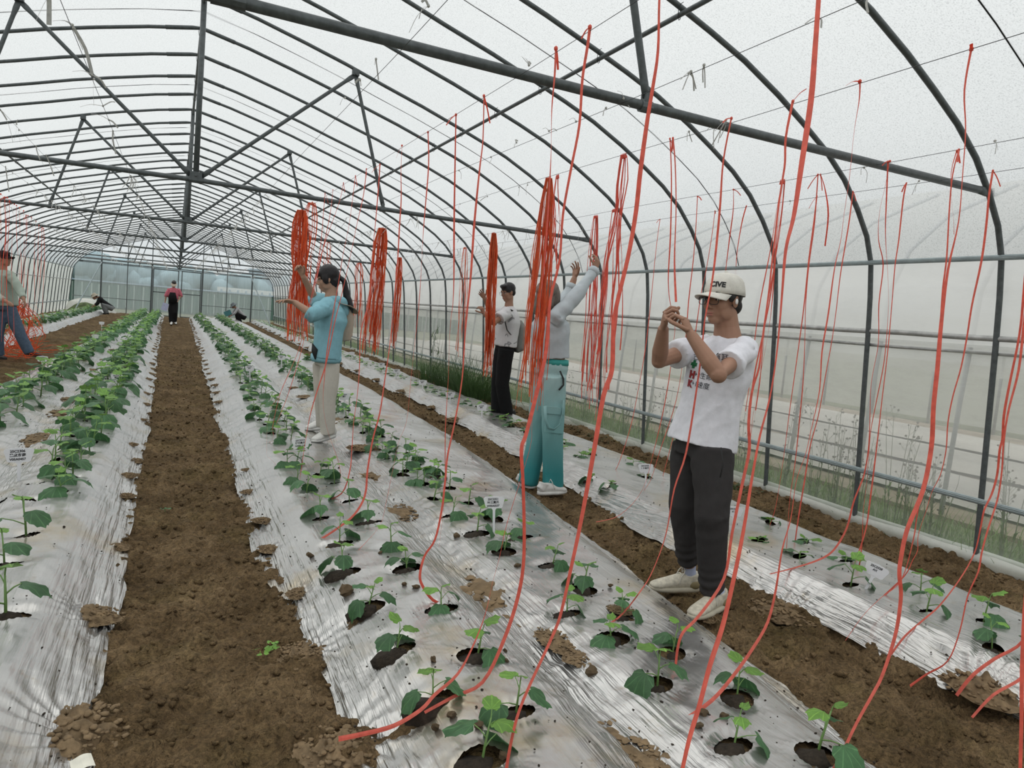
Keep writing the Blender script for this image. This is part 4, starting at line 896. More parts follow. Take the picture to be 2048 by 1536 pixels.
 ('e1', 'C', [(2062, 180), (2060, 350), (2056, 480), (2048, 592), (2039, 671), (2020, 766), (2008, 830), (2005, 877), (1999, 900), (1993, 949), (1983, 988), (1969, 1021), (1960, 1062), (1948, 1107), (1920, 1157), (1879, 1210), (1848, 1238), (1809, 1273), (1782, 1309)], .03, None, None, .014, 'red twine entering from the right edge, ending left at the bed edge'),
 ('e2', 'C', [(2075, 175), (2066, 350), (2058, 560), (2048, 650), (2038, 740), (2018, 820), (2008, 880), (2004, 940), (1997, 992), (1987, 1027), (1973, 1066), (1964, 1105), (1956, 1144), (1936, 1193), (1920, 1264), (1896, 1322), (1854, 1349), (1820, 1372)], .03, None, None, .013, 'red twine at the right edge, ending in the right dirt path'),
 ('e3', 'B', [(2290, 60), (2200, 600), (2130, 1000), (2085, 1180), (2048, 1279), (1987, 1318), (1945, 1351), (1913, 1391)], .03, 1.3, None, .014, 'red twine end lying over the bed edge at the lower right'),
 ('e4', 'B', [(2300, 60), (2220, 700), (2150, 1100), (2100, 1280), (2048, 1351), (1987, 1389), (1944, 1435)], .03, 1.25, None, .014, 'lowest red twine end on the soil heap at the lower right'),
 ('e5', 'B', [(2200, 900), (2110, 1050), (2060, 1150), (2046, 1300), (2043, 1440), (2040, 1560)], .13, 1.0, .9, .014, 'dark red twine cut by the lower right corner'),
]
for i, (nm, wr, pts, zb, yt, yb, wd, lab) in enumerate(STR):
    P3 = string3d(pts, wr, zb, yt, yb); t = empty('twine', P3[0], lab, 'twine', 'single red twines hanging from the wires')
    loc = Vector(P3[0]); Q = [p-loc for p in P3]; rr = random.Random(i); wd *= (.82 if nm in ('s1', 's2', 'b1') else .95)
    if nm != 's1': Q = [q if k in (0, len(Q)-1) else q+Vector((rr.uniform(-.002, .002), rr.uniform(-.002, .002), 0)) for k, q in enumerate(Q)]
    ribbon(Q, wd, seed=i, name='strand', parent=t)
    tl = {'b1': (-.05, -.03, -.005), 'b2': (-.07, 0, -.03), 'b3': (.03, -.04, .05), 'b4': (-.05, 0, -.03), 's5': (.07, .07, -.10), 's3': None}.get(nm)
    if nm not in ('s1', 's2', 'e3', 'e4', 'e5', 'e1', 'e2'): knot(Vector((0, 0, -.004)), t, TW, wd, rr, tl)
# bundles looped over the wires
def bundle(lab, wire, top, bot, n, wtop, wbot, mat=TWB, sw=.009, waist=None, parts_len=(.8, 1.05), yy=None):
    y = yy or wire_y(top, wire); P0 = on_x(top[0], top[1], WX[wire]); P1 = on_y(bot[0], bot[1], y); r = random.Random(int(top[0]))
    t = empty('twine_bundle', P0, lab, 'twine bundle', 'bundles of cut twine looped over the wires')
    D = P1-P0; Lh = -D.z
    for k in range(n):
        a = r.uniform(-1, 1); dp = r.uniform(-1, 1); f1 = r.uniform(*parts_len); pts = []
        ph = r.uniform(0, 6); side = Vector((.905, -.415, 0)); dep = Vector((.415, .905, 0))
        for q in range(9):
            f = q/8*f1; wv = wtop*(1-f)+wbot*f
            if waist: wv *= 1-waist[1]*math.exp(-((f-waist[0])/.12)**2)
            off = side*(a*wv+.012*math.sin(f*9+ph)*min(1, f*3))+dep*(dp*wv*.5+.01*math.sin(f*7+ph*2))
            if q == 0: off = side*(a*wtop*.55)+Vector((0, 0, .0))
            pts.append(D*f+off)
        ribbon(pts, sw*r.uniform(.7, 1.2), seed=k, mat=mat, name='strand', parent=t, sub=2, twist=1.6)
    bm = bmesh.new(); 
    for k in range(5): tube(bm, [(-.002, wtop*.3*(k-2), -.02), (0, wtop*.3*(k-2), .008), (.002, wtop*.3*(k-2), -.02)], .004, 5)
    obj('loop', bm, mat, t); return t
bundle('thick orange bundle of twine held by the girl in blue', 'W1', (603, 420), (596, 672), 72, .085, .135, waist=(.5, .25), sw=.014, yy=8.75)
bundle('looser orange twine loops just right of the thick bundle', 'W1', (624, 405), (600, 600), 10, .07, .10, sw=.014, yy=8.95)
bundle('long orange bundle hanging between the girl and wall grass', 'B', (765, 456), (742, 700), 64, .085, .11, sw=.013)
bundle('slim orange bundle right of the long one, nearer the wall', 'D', (800, 515), (788, 690), 30, .06, .07, sw=.019)
bundle('faint slim orange bundle left of the long one', 'C', (718, 526), (712, 655), 16, .09, .12, sw=.015)
bundle('small orange loop of twine above the head of the girl', 'B', (655, 482), (651, 560), 8, .07, .08, sw=.014)
bundle('bright orange bundle in front of the student in black trousers', 'C', (987, 466), (974, 742), 52, .048, .065, sw=.015)
bundle('thin sparse bundle left of the student in black trousers', 'D', (930, 495), (920, 705), 12, .05, .08, sw=.011)
bundle('big fraying orange bundle hanging over the grey haired woman', 'B', (1098, 356), (1062, 800), 44, .040, .11, waist=(.30, -.2), sw=.012)
bundle('loose red strands beside the big fraying bundle', 'B', (1115, 352), (1110, 560), 5, .03, .05, mat=TW, sw=.009)
bundle('red bundle reached for by the grey haired woman', 'C', (1192, 432), (1172, 800), 17, .045, .10, mat=TW, sw=.010)
bundle('sparse red bundle between the woman and the capped man', 'B', (1248, 310), (1205, 780), 13, .035, .095, mat=TW, sw=.010, waist=(.25, .6))
bundle('lower red strands continuing beside the wall post', 'C', (1228, 420), (1200, 860), 5, .03, .06, mat=TW, sw=.010)
bundle('few red strands falling past the right shoulder of the capped man', 'C', (1565, 362), (1480, 900), 5, .03, .07, mat=TW, sw=.010)
# left side twines and the tangle held by the man at the left edge
for k in range(15):
    xx = 2+k*6.2+R.uniform(-2, 2); yt = 386+.80*xx+R.uniform(-3, 3); X4 = WX['L4'] if k > 4 else -2.15
    P0 = on_x(xx, yt, X4); yb = R.uniform(600, 690); P1 = on_y(xx-R.uniform(-4, 12), yb, P0.y); t = empty('twine', P0, '%s thin red twine from the left edge, above the far left path' % nth(k+1), 'twine', 'red twines at the far left')
    D = P1-P0; ribbon([D*f+Vector((.05*math.sin(f*4+k), 0, 0))*f for f in (0, .2, .4, .6, .8, 1)], .013, seed=k, name='strand', parent=t, mat=TW, sub=2)
    knot(Vector((0, 0, 0)), t, TW, .02, random.Random(k))
tg = on_y(45, 640, 14.6); t = empty('twine_tangle', tg, 'big tangle of orange red twine carried by the man at left', 'twine')
for k in range(70):
    a = on_y(38+R.uniform(-12, 14), 608+R.uniform(-8, 8), 14.6)-tg; b = on_y(R.uniform(-10, 78), R.uniform(680, 718), 14.6+R.uniform(-.4, .4))-tg; b.z = max(b.z, -tg.z+.03)
    c = (a+b)/2+Vector((R.uniform(-.25, .35), R.uniform(-.3, .3), R.uniform(-.15, .1))); e_ = b+Vector((R.uniform(-.4, .4), R.uniform(-.3, .3), R.uniform(0, .1)))
    ribbon([a, (a+c)/2+Vector((R.uniform(-.08, .08), 0, .04)), c, (c+b)/2, b, e_], .014, seed=k, mat=TWB, name='strand', parent=t, sub=3)
# weathered white scraps on the wires
def scrap(px_, wire, tails, w=.012, lab=None):
    p = on_x(px_[0], px_[1], WX[wire]); t = empty('twine_scrap', p, lab, 'twine scrap', 'weathered white twine scraps knotted on the wires')
    bm = bmesh.new(); ball(bm, (0, 0, 0), (.006, .008, .007), sub=1); obj('knot', bm, TWW, t)
    for k, (a, b) in enumerate(tails):
        q = on_y(a, b, p.y+R.uniform(-.03, .03))-p; c = q*.5+Vector((R.uniform(-.01, .01), R.uniform(-.01, .01), .012)); ribbon([Vector((0, 0, 0)), c, q], w*R.uniform(.7, 1.2), seed=k, mat=TWW, name='tail', parent=t, sub=3, twist=.5)
for k, a in enumerate([((98, -8), 'L1', [(72, 42), (98, 50), (102, 14)], .026), ((145, 50), 'L1', [(105, 42)], .022), ((147, 56), 'L1', [(166, 100), (184, 148)], .020), ((184, 150), 'L1', [(145, 143), (212, 176)], .016), ((188, 158), 'L1', [(188, 212)], .015), ((206, 212), 'L1', [(160, 214), (230, 204)], .015), ((218, 240), 'L1', [(182, 228), (236, 256)], .014), ((226, 262), 'L1', [(222, 300), (232, 308)], .016), ((0, 219), 'L2', [(26, 285), (14, 240)], .018), ((33, 248), 'L2', [(28, 282), (36, 240)], .015), ((38, 260), 'L2', [(42, 288)], .014),
        ((72, 292), 'L2', [(88, 332), (80, 320)], .016), ((92, 310), 'L2', [(106, 340), (108, 352)], .016), ((11, 333), 'L3', [(14, 366), (18, 384)], .018), ((25, 346), 'L3', [(22, 386)], .015), ((55, 366), 'L3', [(75, 385)], .014),
        ((857, 12), 'M', [(838, 38), (843, 4), (818, 66)], .016), ((752, 118), 'M', [(750, 130), (757, 160)], .012), ((720, 160), 'M', [(722, 172), (710, 166)], .014), ((690, 196), 'M', [(680, 210)], .012), ((1058, 130), 'W1', [(1040, 112), (1062, 128), (1046, 118)], .010), ((1636, 38), 'A', [(1610, 48), (1642, 56)], .016), ((1745, -5), 'A', [(1736, 26)], .015), ((1408, 130), 'A', [(1406, 165), (1410, 176)], .012), ((1382, 143), 'A', [(1365, 180), (1388, 182), (1360, 160)], .012), ((1378, 146), 'A', [(1392, 178)], .010),
        ((1247, 197), 'A', [(1234, 182), (1260, 216)], .012), ((1212, 216), 'A', [(1206, 232)], .014), ((1152, 243), 'A', [(1138, 240)], .012), ((1098, 262), 'A', [(1085, 258), (1114, 262)], .010), ((1033, 285), 'A', [(1028, 294), (1036, 282)], .012), ((982, 314), 'A', [(978, 328)], .010), ((943, 334), 'A', [(934, 338)], .010), ((918, 341), 'A', [(922, 358)], .010), ((1452, 240), 'B', [(1430, 262), (1424, 290), (1440, 276)], .008), ((1440, 243), 'B', [(1422, 256), (1436, 286)], .007), ((1432, 246), 'B', [(1412, 262), (1428, 298)], .007), ((1378, 263), 'B', [(1374, 282), (1384, 284)], .008),
        ((1055, 370), 'B', [(1053, 390), (1060, 366)], .008), ((1038, 374), 'B', [(1036, 392)], .008), ((975, 393), 'B', [(970, 387), (960, 402)], .009), ((920, 408), 'B', [(918, 422)], .008), ((1728, 335), 'C', [(1722, 350), (1732, 366)], .006), ((1990, 282), 'C', [(1990, 308), (1996, 300)], .006), ((1838, 362), 'D', [(1824, 390), (1830, 384)], .005), ((1580, 402), 'D', [(1578, 410)], .006), ((1055, 458), 'D', [(1048, 490), (1060, 478)], .008), ((1050, 460), 'D', [(1056, 486)], .008), ((1162, 450), 'D', [(1156, 480), (1166, 470)], .008)]):
    scrap(a[0], a[1], a[2], a[3], '%s white twine scrap, counted along wires from upper left' % nth(k+1))
for wname in ('L4', 'L3', 'L2', 'L1', 'M', 'W1', 'A', 'B', 'C', 'D'):
    bm = bmesh.new(); x = WX[wname]; y = 8 if wname in ('L1', 'M', 'B', 'C', 'D') else (9.5 if wname != 'L4' else 12)
    if wname == 'W1': y = 11
    if wname == 'L3': y = 10.5
    if wname == 'A': y = 9
    while y < YB-1:
        for q in range(R.randint(1, 3)):
            d = Vector((R.uniform(-.07, .07), R.uniform(-.05, .05), -R.uniform(.02, .15))); w = R.uniform(.002, .005); p = Vector((x, y, ZW)); u = Vector((w, 0, 0))
            vs = [bm.verts.new(p-u), bm.verts.new(p+u), bm.verts.new(p+d*.5+u+Vector((.01, 0, 0))), bm.verts.new(p+d*.5-u+Vector((.01, 0, 0))), bm.verts.new(p+d+u*.6), bm.verts.new(p+d-u*.6)]
            bm.faces.new((vs[0], vs[1], vs[2], vs[3])); bm.faces.new((vs[3], vs[2], vs[4], vs[5]))
        y += R.uniform(.15, .75)
    tag(obj('twine_scraps', bm, TWW), 'row of tiny weathered white twine scraps far along one wire', 'twine scraps', kind='stuff')
# ================================================================ PEOPLE
def V3(*a): return Vector(a)
def remesh(bm, voxel, smooth=3, name='body', fac=.5):
    me = bpy.data.meshes.new(name+'_src'); bm.to_mesh(me); bm.free(); o = bpy.data.objects.new('tmp', me); COL.objects.link(o)
    m_ = o.modifiers.new('r', 'REMESH'); m_.mode = 'VOXEL'; m_.voxel_size = voxel; m_.use_smooth_shade = True
    if smooth: s = o.modifiers.new('s', 'SMOOTH'); s.factor = fac; s.iterations = smooth
    dg = bpy.context.evaluated_depsgraph_get(); out = bpy.data.meshes.new_from_object(o.evaluated_get(dg)); out.name = name
    bpy.data.objects.remove(o); bpy.data.meshes.remove(me); smooth_mesh(out); return out
def get_co(me): a = np.empty(len(me.vertices)*3); me.vertices.foreach_get('co', a); return a.reshape(-1, 3)
def get_no(me): a = np.empty(len(me.vertices)*3); me.vertices.foreach_get('normal', a); return a.reshape(-1, 3)
def set_co(me, a): me.vertices.foreach_set('co', a.astype(np.float32).ravel()); me.update()
def folds(me, amp=.006, sc=1.0, seed=0, vert=.35, pins=()):
    p = get_co(me); n = get_no(me); s = sc
    a = ridged(p[:, 0]*7*s+p[:, 1]*5*s+p[:, 2]*3*s*vert+seed, p[:, 2]*8*s*vert+p[:, 1]*6*s-p[:, 0]*3*s+seed*2.3, 3)-.6
    b = fbm(p[:, 0]*5*s-p[:, 1]*6*s+seed*3, p[:, 2]*4*s+p[:, 0]*2*s, 3)
    d = amp*(a*1.5+b*.8)
    for c, r, k, am in pins:
        q = p-np.array(c); rr = np.linalg.norm(q, axis=1); d += am*np.exp(-(rr/r)**2)*np.sin(k*rr/r*3.0+2*np.arctan2(q[:, 2], q[:, 0]))
    set_co(me, p+n*d[:, None])
def append_bm(me, bm):
    """join extra geometry (fingers) into a mesh"""
    b = bmesh.new(); b.from_mesh(me); tmp = bpy.data.meshes.new('x'); bm.to_mesh(tmp); bm.free(); b.from_mesh(tmp); bpy.data.meshes.remove(tmp); b.to_mesh(me); b.free(); smooth_mesh(me)
def frame(F, U=None):
    F = Vector(F).normalized(); U = Vector(U) if U is not None else V3(0, 0, 1); L = U.cross(F).normalized(); U = F.cross(L).normalized()
    return F, L, U
def head_fn(C, F, U, S=1.0):
    F, L, U = frame(F, U)
    return (lambda f, l, u: Vector(C)+F*(f*S)+L*(l*S)+U*(u*S)), Matrix((F, L, U)).transposed(), S
def add_head(bm, hf):
    P, M, S = hf
    def el(c, r): ball(bm, P(*c), tuple(x*S for x in r), M, 3)
    el((-.012, 0, .035), (.093, .076, .086)); el((.022, 0, -.030), (.064, .057, .080)); el((.052, 0, -.088), (.030, .028, .024)); el((0, 0, -.055), (.06, .058, .05))
    tube(bm, [P(.080, 0, .016), P(.092, 0, -.004), P(.104, 0, -.028)], [.0075*S, .009*S, .0125*S], 8)
    for s in (-1, 1):
        el((.091, s*.011, -.031), (.011, .009, .008)); el((.074, s*.030, .024), (.013, .026, .009)); el((.044, s*.036, -.022), (.036, .024, .034)); el((-.002, s*.074, -.004), (.019, .009, .032)); el((.014, s*.044, -.055), (.048, .017, .036))
    el((.082, 0, -.056), (.012, .022, .0075)); el((.079, 0, -.069), (.012, .020, .0075))
def face_parts(root, hf, brow=(.015, .012, .01), iris=(.02, .012, .008), lips=(.42, .17, .14), glasses=None, low=False):
    P, M, S = hf; EW = plain('eye white', (.62, .60, .58), rough=.3, var=.02); IR = plain('iris', iris, rough=.2); LP = plain('lips', lips, rough=.5); BR = plain('eyebrow hair', brow, rough=.8)
    for s in (-1, 1):
        bm = bmesh.new(); ball(bm, P(.0735, s*.031, .003), (.010*S, .0140*S, .0046*S), M, 2); e_ = obj('eye', bm, EW, root, True)
        bm = bmesh.new(); ball(bm, P(.0800, s*.031, .003), (.005*S, .0058*S, .0045*S), M, 2); obj('iris', bm, IR, e_, True)
        bm = bmesh.new(); tube(bm, [P(.079, s*.012, .0135), P(.0845, s*.030, .0125), P(.070, s*.047, .009)], [.002*S, .003*S, .002*S], 6); obj('eyelid', bm, BR, root, True)
        bm = bmesh.new(); tube(bm, [P(.086, s*.014, .030), P(.085, s*.032, .035), P(.070, s*.052, .031)], [.003*S, .0042*S, .002*S], 6); obj('eyebrow', bm, BR, root, True)
    bm = bmesh.new(); ball(bm, P(.0855, 0, -.0575), (.0105*S, .021*S, .005*S), M, 2); ball(bm, P(.083, 0, -.067), (.0105*S, .018*S, .0055*S), M, 2); obj('mouth', bm, LP, root, True)
    if glasses:
        bm = bmesh.new()
        for s in (-1, 1):
            pts = []
            for a in np.linspace(0, 2*math.pi, 25):
                ca, sa = math.cos(a), math.sin(a); x = .0245*abs(ca)**.55*(1 if ca > 0 else -1); z = .0175*abs(sa)**.6*(1 if sa > 0 else -1); pts.append(P(.103-abs(s*.033+x)*.12, s*.033+x, z-.002))
            tube(bm, pts, .0016*S, 6, caps=False); tube(bm, [P(.097, s*.058, .008), P(.05, s*.075, .012), P(-.005, s*.080, .012), P(-.018, s*.080, -.004)], .0016*S, 6)
        tube(bm, [P(.100, -.010, .004), P(.105, 0, .007), P(.100, .010, .004)], .0016*S, 6); g = obj('glasses', bm, glasses, root, True)
def finger(bm, base, dirs, lens, rad):
    pts = [Vector(base)]; 
    for d, l in zip(dirs, lens): pts.append(pts[-1]+Vector(d).normalized()*l)
    e_ = Vector(dirs[-1]).normalized(); r = [rad, rad*.98, rad*.92, rad*.84][:len(pts)]
    pts2 = [pts[0]-Vector(dirs[0]).normalized()*.012]+pts+[pts[-1]+e_*rad*.55, pts[-1]+e_*rad*.85]; tube(bm, pts2, [rad]+r+[rad*.62, rad*.2], 8)
def add_hand(bmr, bmf, W, D, N, T, curl=(.5, .5, .5, .5), S=1.0, thumb=(.6, .7, .35), tcurl=.5, spread=.12):
    """W wrist, D along hand, N palm normal, T thumb side; palm into bmr (remeshed), fingers into bmf"""
    W = Vector(W); D = Vector(D).normalized(); N = Vector(N); N = (N-D*N.dot(D)).normalized(); T0 = D.cross(N); T0 = T0 if T0.dot(Vector(T)) > 0 else -T0
    tube(bmr, [W-D*.03*S, W, W+D*.025*S, W+D*.06*S, W+D*.083*S], [(.024*S, .018*S), (.026*S, .018*S), (.034*S, .017*S), (.040*S, .0155*S), (.036*S, .012*S)], 12, side=T0)
    ball(bmr, W+D*.03*S+T0*.022*S+N*.006*S, (.016*S,)*3, sub=2)
    for k, (o_, l, r) in enumerate(((.029, .072, .0085), (.0098, .080, .0088), (-.0098, .074, .0083), (-.028, .058, .0073))):
        c = curl[k]; b = W+D*(.080-.004*abs(k-1))*S+T0*o_*S; sp = T0*(spread*(1.2-k*.8)); d1 = (D+sp)*math.cos(c*.7)+N*math.sin(c*.7); d2 = (D+sp*.6)*math.cos(c*1.7)+N*math.sin(c*1.7); d3 = (D+sp*.4)*math.cos(c*2.4)+N*math.sin(c*2.4)
        finger(bmf, b, (d1, d2, d3), (l*.46*S, l*.30*S, l*.24*S), r*S)
    td = D*thumb[0]+T0*thumb[1]+N*thumb[2]; td.normalize(); t2 = (td+(-T0*.5+D*.4+N*.4)*tcurl).normalized(); t3 = (t2+(-T0*.4+D*.3)*tcurl).normalized()
    finger(bmf, W+D*.022*S+T0*.026*S, (td, t2, t3), (.040*S, .032*S, .022*S), .0105*S)
SOLE = plain('shoe sole', (.60, .58, .52), rough=.7, var=.1)
def shoe(root, heel, toe, ank, mat, sole=SOLE, S=1.0, lace=None, heelmat=None, wid=.047, name='shoe'):
    heel = Vector(heel); toe = Vector(toe); D = (toe-heel); Ln = D.length; D.normalize(); U = V3(0, 0, 1); Sd = D.cross(U).normalized()
    bm = bmesh.new(); P = lambda f, s, u: heel+D*(f*Ln)+Sd*s+U*u
    tube(bm, [P(-.02, 0, .045), P(.06, 0, .050), P(.25, 0, .055), P(.45, 0, .052), P(.65, 0, .042), P(.82, 0, .034), P(.95, 0, .030), P(1.0, 0, .028)], [(.022, .03), (.034, .040), (.036, .044), (.040, .042), (.045, .032), (.045, .026), (.034, .018), (.016, .010)], 14, side=Sd)
    tube(bm, [P(.06, 0, .04), P(.14, 0, .07), P(.17, 0, .098)], [(.036, .05), (.036, .048), (.038, .046)], 12, side=Sd)
    me = remesh(bm, .006, 2, 'upper'); sh = obj(name, me, mat, root)
    bm = bmesh.new(); n = 26; ring = []
    for k in range(n):
        a = 2*math.pi*k/n; f = .49+.53*math.cos(a); w = wid*(1.0 if f > .55 else .86)*abs(math.sin(a))**.75*(1 if math.sin(a) > 0 else -1); ring.append((f, w))
    lo = [bm.verts.new(P(f, w, .002+.010*max(0, f-.8)*5*.5)) for f, w in ring]; mi_ = [bm.verts.new(P(f*1.01, w*1.08, .014)) for f, w in ring]; hi = [bm.verts.new(P(f, w*1.0, .030-.004*f)) for f, w in ring]
    bm.faces.new(lo[::-1]); bm.faces.new(hi)
    for k in range(n):
        k2 = (k+1) % n; bm.faces.new((lo[k], lo[k2], mi_[k2], mi_[k])); bm.faces.new((mi_[k], mi_[k2], hi[k2], hi[k]))
    obj('sole', bm, sole, sh, True)
    if lace:
        bm = bmesh.new()
        for k in range(5):
            f = .38+.075*k; z = .098-.010*k; s = .024-.002*k; tube(bm, [P(f, -s, z-.008), P(f+.02, 0, z+.003), P(f+.035, s, z-.008)], .0032, 6)
        for s in (-1, 1): tube(bm, [P(.36, 0, .102), P(.33, s*.020, .130), P(.37, s*.034, .108), P(.42, s*.03, .085), P(.46, s*.045, .05)], .0028, 6)
        obj('laces', bm, lace, sh, True)
    if heelmat:
        bm = bmesh.new(); 
        for s in (-1, 1): ball(bm, P(.10, s*.030, .045), (.035, .010, .024), Matrix((D, Sd, U)).transposed(), 2)
        ball(bm, P(.0, 0, .05), (.014, .030, .030), Matrix((D, Sd, U)).transposed(), 2); obj('heel_panel', bm, heelmat, sh, True)
    return sh
def SKIN(name, col): return plain(name, col, rough=.55, var=.07, scale=9, spec=.3)
def cloth(name, col, var=.07, sc=30, bm_=(220, .2, .003), rough=.85): return plain(name, col, rough=rough, var=var, scale=sc, bmp=bm_, spec=.15)
def lerpv(a, b, t): return Vector(a)*(1-t)+Vector(b)*t
def decal(text, target, C, F, U, size, mat, parent, bold=.0, off=.003, pix=None):
    """lay lettering on a surface: letters stand at C facing F, dropped along -F onto the target mesh"""
    F, L, U = frame(F, U); me = text_mesh(text, size, bold=bold); b = bmesh.new(); b.from_mesh(me); bmesh.ops.triangulate(b, faces=b.faces); bmesh.ops.subdivide_edges(b, edges=[e for e in b.edges if e.calc_length() > size*.2], cuts=1); b.to_mesh(me); b.free()
    T = BVHTree.FromPolygons([v.co for v in target.vertices], [p.vertices for p in target.polygons])
    if pix:
        h = T.ray_cast(V3(0, 0, CH)-(Vector(pix[1]) if len(pix) > 1 else V3(0, 0, 0)), Vector(ray(*pix[0])).normalized(), 20)
        if h[0]: C = h[0]
    for v in me.vertices:
        o = Vector(C)-L*v.co.x*-1*-1+U*v.co.y if False else Vector(C)+L*v.co.x+U*v.co.y
        h = T.ray_cast(o+F*.25, -F, .6); v.co = (h[0]+h[1]*off) if h[0] else o-F*.4
    bad = [v.index for v in me.vertices if (v.co-Vector(C)).length > .5]
    return obj('print', me, mat, parent)
# ------------------------------------------------------------ man in white cap
SK = SKIN('warm skin', (.36, .20, .135))
def man_cap():
    G = lambda x, y, Y: on_y(x, y, Y)
    root = empty('person', on_z(1400, 1200, 0), 'man in white cap, glasses and white T-shirt tying red twine with raised hands', 'person')
    inv = -root.location
    kids = []
    F = V3(-.97, -.22, 0).normalized(); L = V3(0, 0, 1).cross(F); U = V3(.05, 0, 1)
    C = G(1445, 601, 2.93); hf = head_fn(C, V3(-.985, -.17, -.07), V3(.04, .02, 1), 1.07)
    nb = G(1456, 674, 2.93); pel = G(1402, 892, 2.94); ch = G(1437, 745, 2.93)
    sn = G(1492, 696, 2.76); sf = G(1405, 690, 3.10); en = G(1437, 750, 2.56); ef_ = G(1318, 722, 3.0); wn = G(1381, 668, 2.70); wf = G(1327, 655, 2.90)
    hn, hfar = G(1427, 895, 2.84), G(1384, 890, 3.04); kn, kf = G(1424, 1030, 2.78), G(1370, 1008, 3.03); an, af = G(1424, 1190, 2.82), G(1378, 1132, 3.07)
    bm = bmesh.new(); add_head(bm, hf); P = hf[0]
    tube(bm, [P(-.018, 0, -.045), lerpv(P(-.018, 0, -.045), nb, .6), nb-V3(0, 0, .03)], [.060, .062, .078], 14)
    tube(bm, [nb-V3(0, 0, .02), lerpv(nb, ch, .5), ch, pel], [(.08, .06), (.17, .09), (.15, .10), (.15, .10)], 14, side=L)
    for s_, e_, w_ in ((sn, en, wn), (sf, ef_, wf)):
        tube(bm, [s_, lerpv(s_, e_, .5), e_, lerpv(e_, w_, .3), w_], [.044, .044, .040, .041, .026], 12)
        ball(bm, s_, .044); ball(bm, e_, .039)
    for h_, k_, a_ in ((hn, kn, an), (hfar, kf, af)): tube(bm, [h_, k_, a_], [.075, .05, .035], 10)
    bf = bmesh.new()
    Dn = (G(1366, 634, 2.74)-wn); add_hand(bm, bf, wn, Dn, V3(-.5, .85, -.1), V3(-.2, .1, 1), (.9, 1.0, 1.1, 1.2), 1.0, thumb=(.7, .4, .5), tcurl=.7)
    Df = (G(1334, 622, 2.84)-wf); add_hand(bm, bf, wf, Df, V3(.85, -.5, .1), V3(.2, -.1, 1), (1.0, 1.1, 1.2, 1.25), 1.0, thumb=(.6, .45, .6), tcurl=.6)
    me = remesh(bm, .0048, 5, 'body'); append_bm(me, bf); kids.append(obj('body', me, SK, root))
    face_parts(root, hf, glasses=plain('glasses frame', (.012, .012, .014), rough=.3))
    HAIR = plain('black hair', (.012, .010, .010), rough=.5, var=.4, scale=80, bmp=(150, .5, .004)); M = hf[1]
    bm = bmesh.new(); ball(bm, P(-.022, 0, .03), (.088, .083, .088), M, 3); ball(bm, P(-.055, 0, -.025), (.052, .066, .055), M, 3)
    for s in (-1, 1): ball(bm, P(.012, s*.070, .018), (.030, .014, .030), M, 2)
    me = remesh(bm, .006, 2, 'hair'); folds(me, .003, 4); obj('hair', me, HAIR, root)
    # ear bud on the near ear
    bm = bmesh.new(); ball(bm, P(.004, .086, -.004), (.009, .006, .015), M, 2); obj('earbud', bm, plain('white earbud', (.8, .8, .78), rough=.3), root, True)
    # shirt
    TEE = cloth('white cotton', (.78, .78, .83)); bm = bmesh.new()
    hem = G(1402, 889, 2.94)
    tube(bm, [hem, lerpv(hem, ch, .35), lerpv(hem, ch, .7), ch, lerpv(ch, nb, .45), lerpv(ch, nb, .8), nb-V3(0, 0, .005)], [(.190, .152), (.178, .138), (.172, .126), (.182, .122), (.178, .105), (.125, .088), (.072, .066)], 28, side=L)
    for s_, e_, t_ in ((sn, en, .66), (sf, ef_, .62)):
        tube(bm, [lerpv(s_, ch, .25), s_, lerpv(s_, e_, .35), lerpv(s_, e_, t_)], [.070, .064, .064, .072], 18)
    me = remesh(bm, .0075, 4, 'shirt'); folds(me, .012, .8, 3, .6, pins=((tuple(sn), .16, 3, .006), (tuple(lerpv(sn, ch, .6)), .14, 3, .006)))
    tee = obj('shirt', me, TEE, root)
    bm = bmesh.new(); tube(bm, [nb+V3(.062*math.cos(a), .062*math.sin(a), -.004+.010*math.cos(a-.2)) for a in np.linspace(0, 6.283, 20)], .006, 6, caps=False); obj('collar', bm, TEE, tee, True)
    # hem and cuff bands
    # print
    tx = plain('dark print', (.02, .02, .03), rough=.8); gr = plain('green print', (.02, .16, .06), rough=.8); rd = plain('red print', (.30, .03, .035), rough=.8); bl = plain('blue print', (.05, .12, .30), rough=.8)
    Fp = V3(-.86, -.52, -.08)
    for s, xy, sz, mt, bo in (('已', (1392, 712), .034, tx, 0), ('有耳', (1442, 712), .036, tx, 0), ('✚', (1387, 728), .046, gr, .003), ('+8能', (1408, 731), .034, tx, 0), ('H', (1384, 748), .046, rd, .004), ('+3生命', (1405, 750), .034, tx, 0), ('K', (1379, 766), .046, rd, .003), ('+1速度', (1399, 768), .034, tx, 0)):
        decal(s, me, G(xy[0], xy[1]+6, 2.80), Fp, V3(.1, 0, 1), sz, mt, tee, bo, pix=[(xy[0], xy[1]+7)])
    # trousers
    TR = cloth('charcoal jersey', (.045, .042, .042), rough=.8); bm = bmesh.new(); wst = G(1408, 862, 2.94)
    tube(bm, [wst, lerpv(wst, pel, .6), pel-V3(0, 0, .05)], [(.135, .105), (.145, .118), (.14, .115)], 22, side=L)
    for h_, k_, a_ in ((hn, kn, an), (hfar, kf, af)):
        tube(bm, [h_+V3(0, 0, .01), h_-V3(0, 0, .07), lerpv(h_, k_, .5), k_, lerpv(k_, a_, .5), lerpv(k_, a_, .85), a_+V3(0, 0, .02)], [.098, .106, .096, .082, .070, .062, .050], 20)
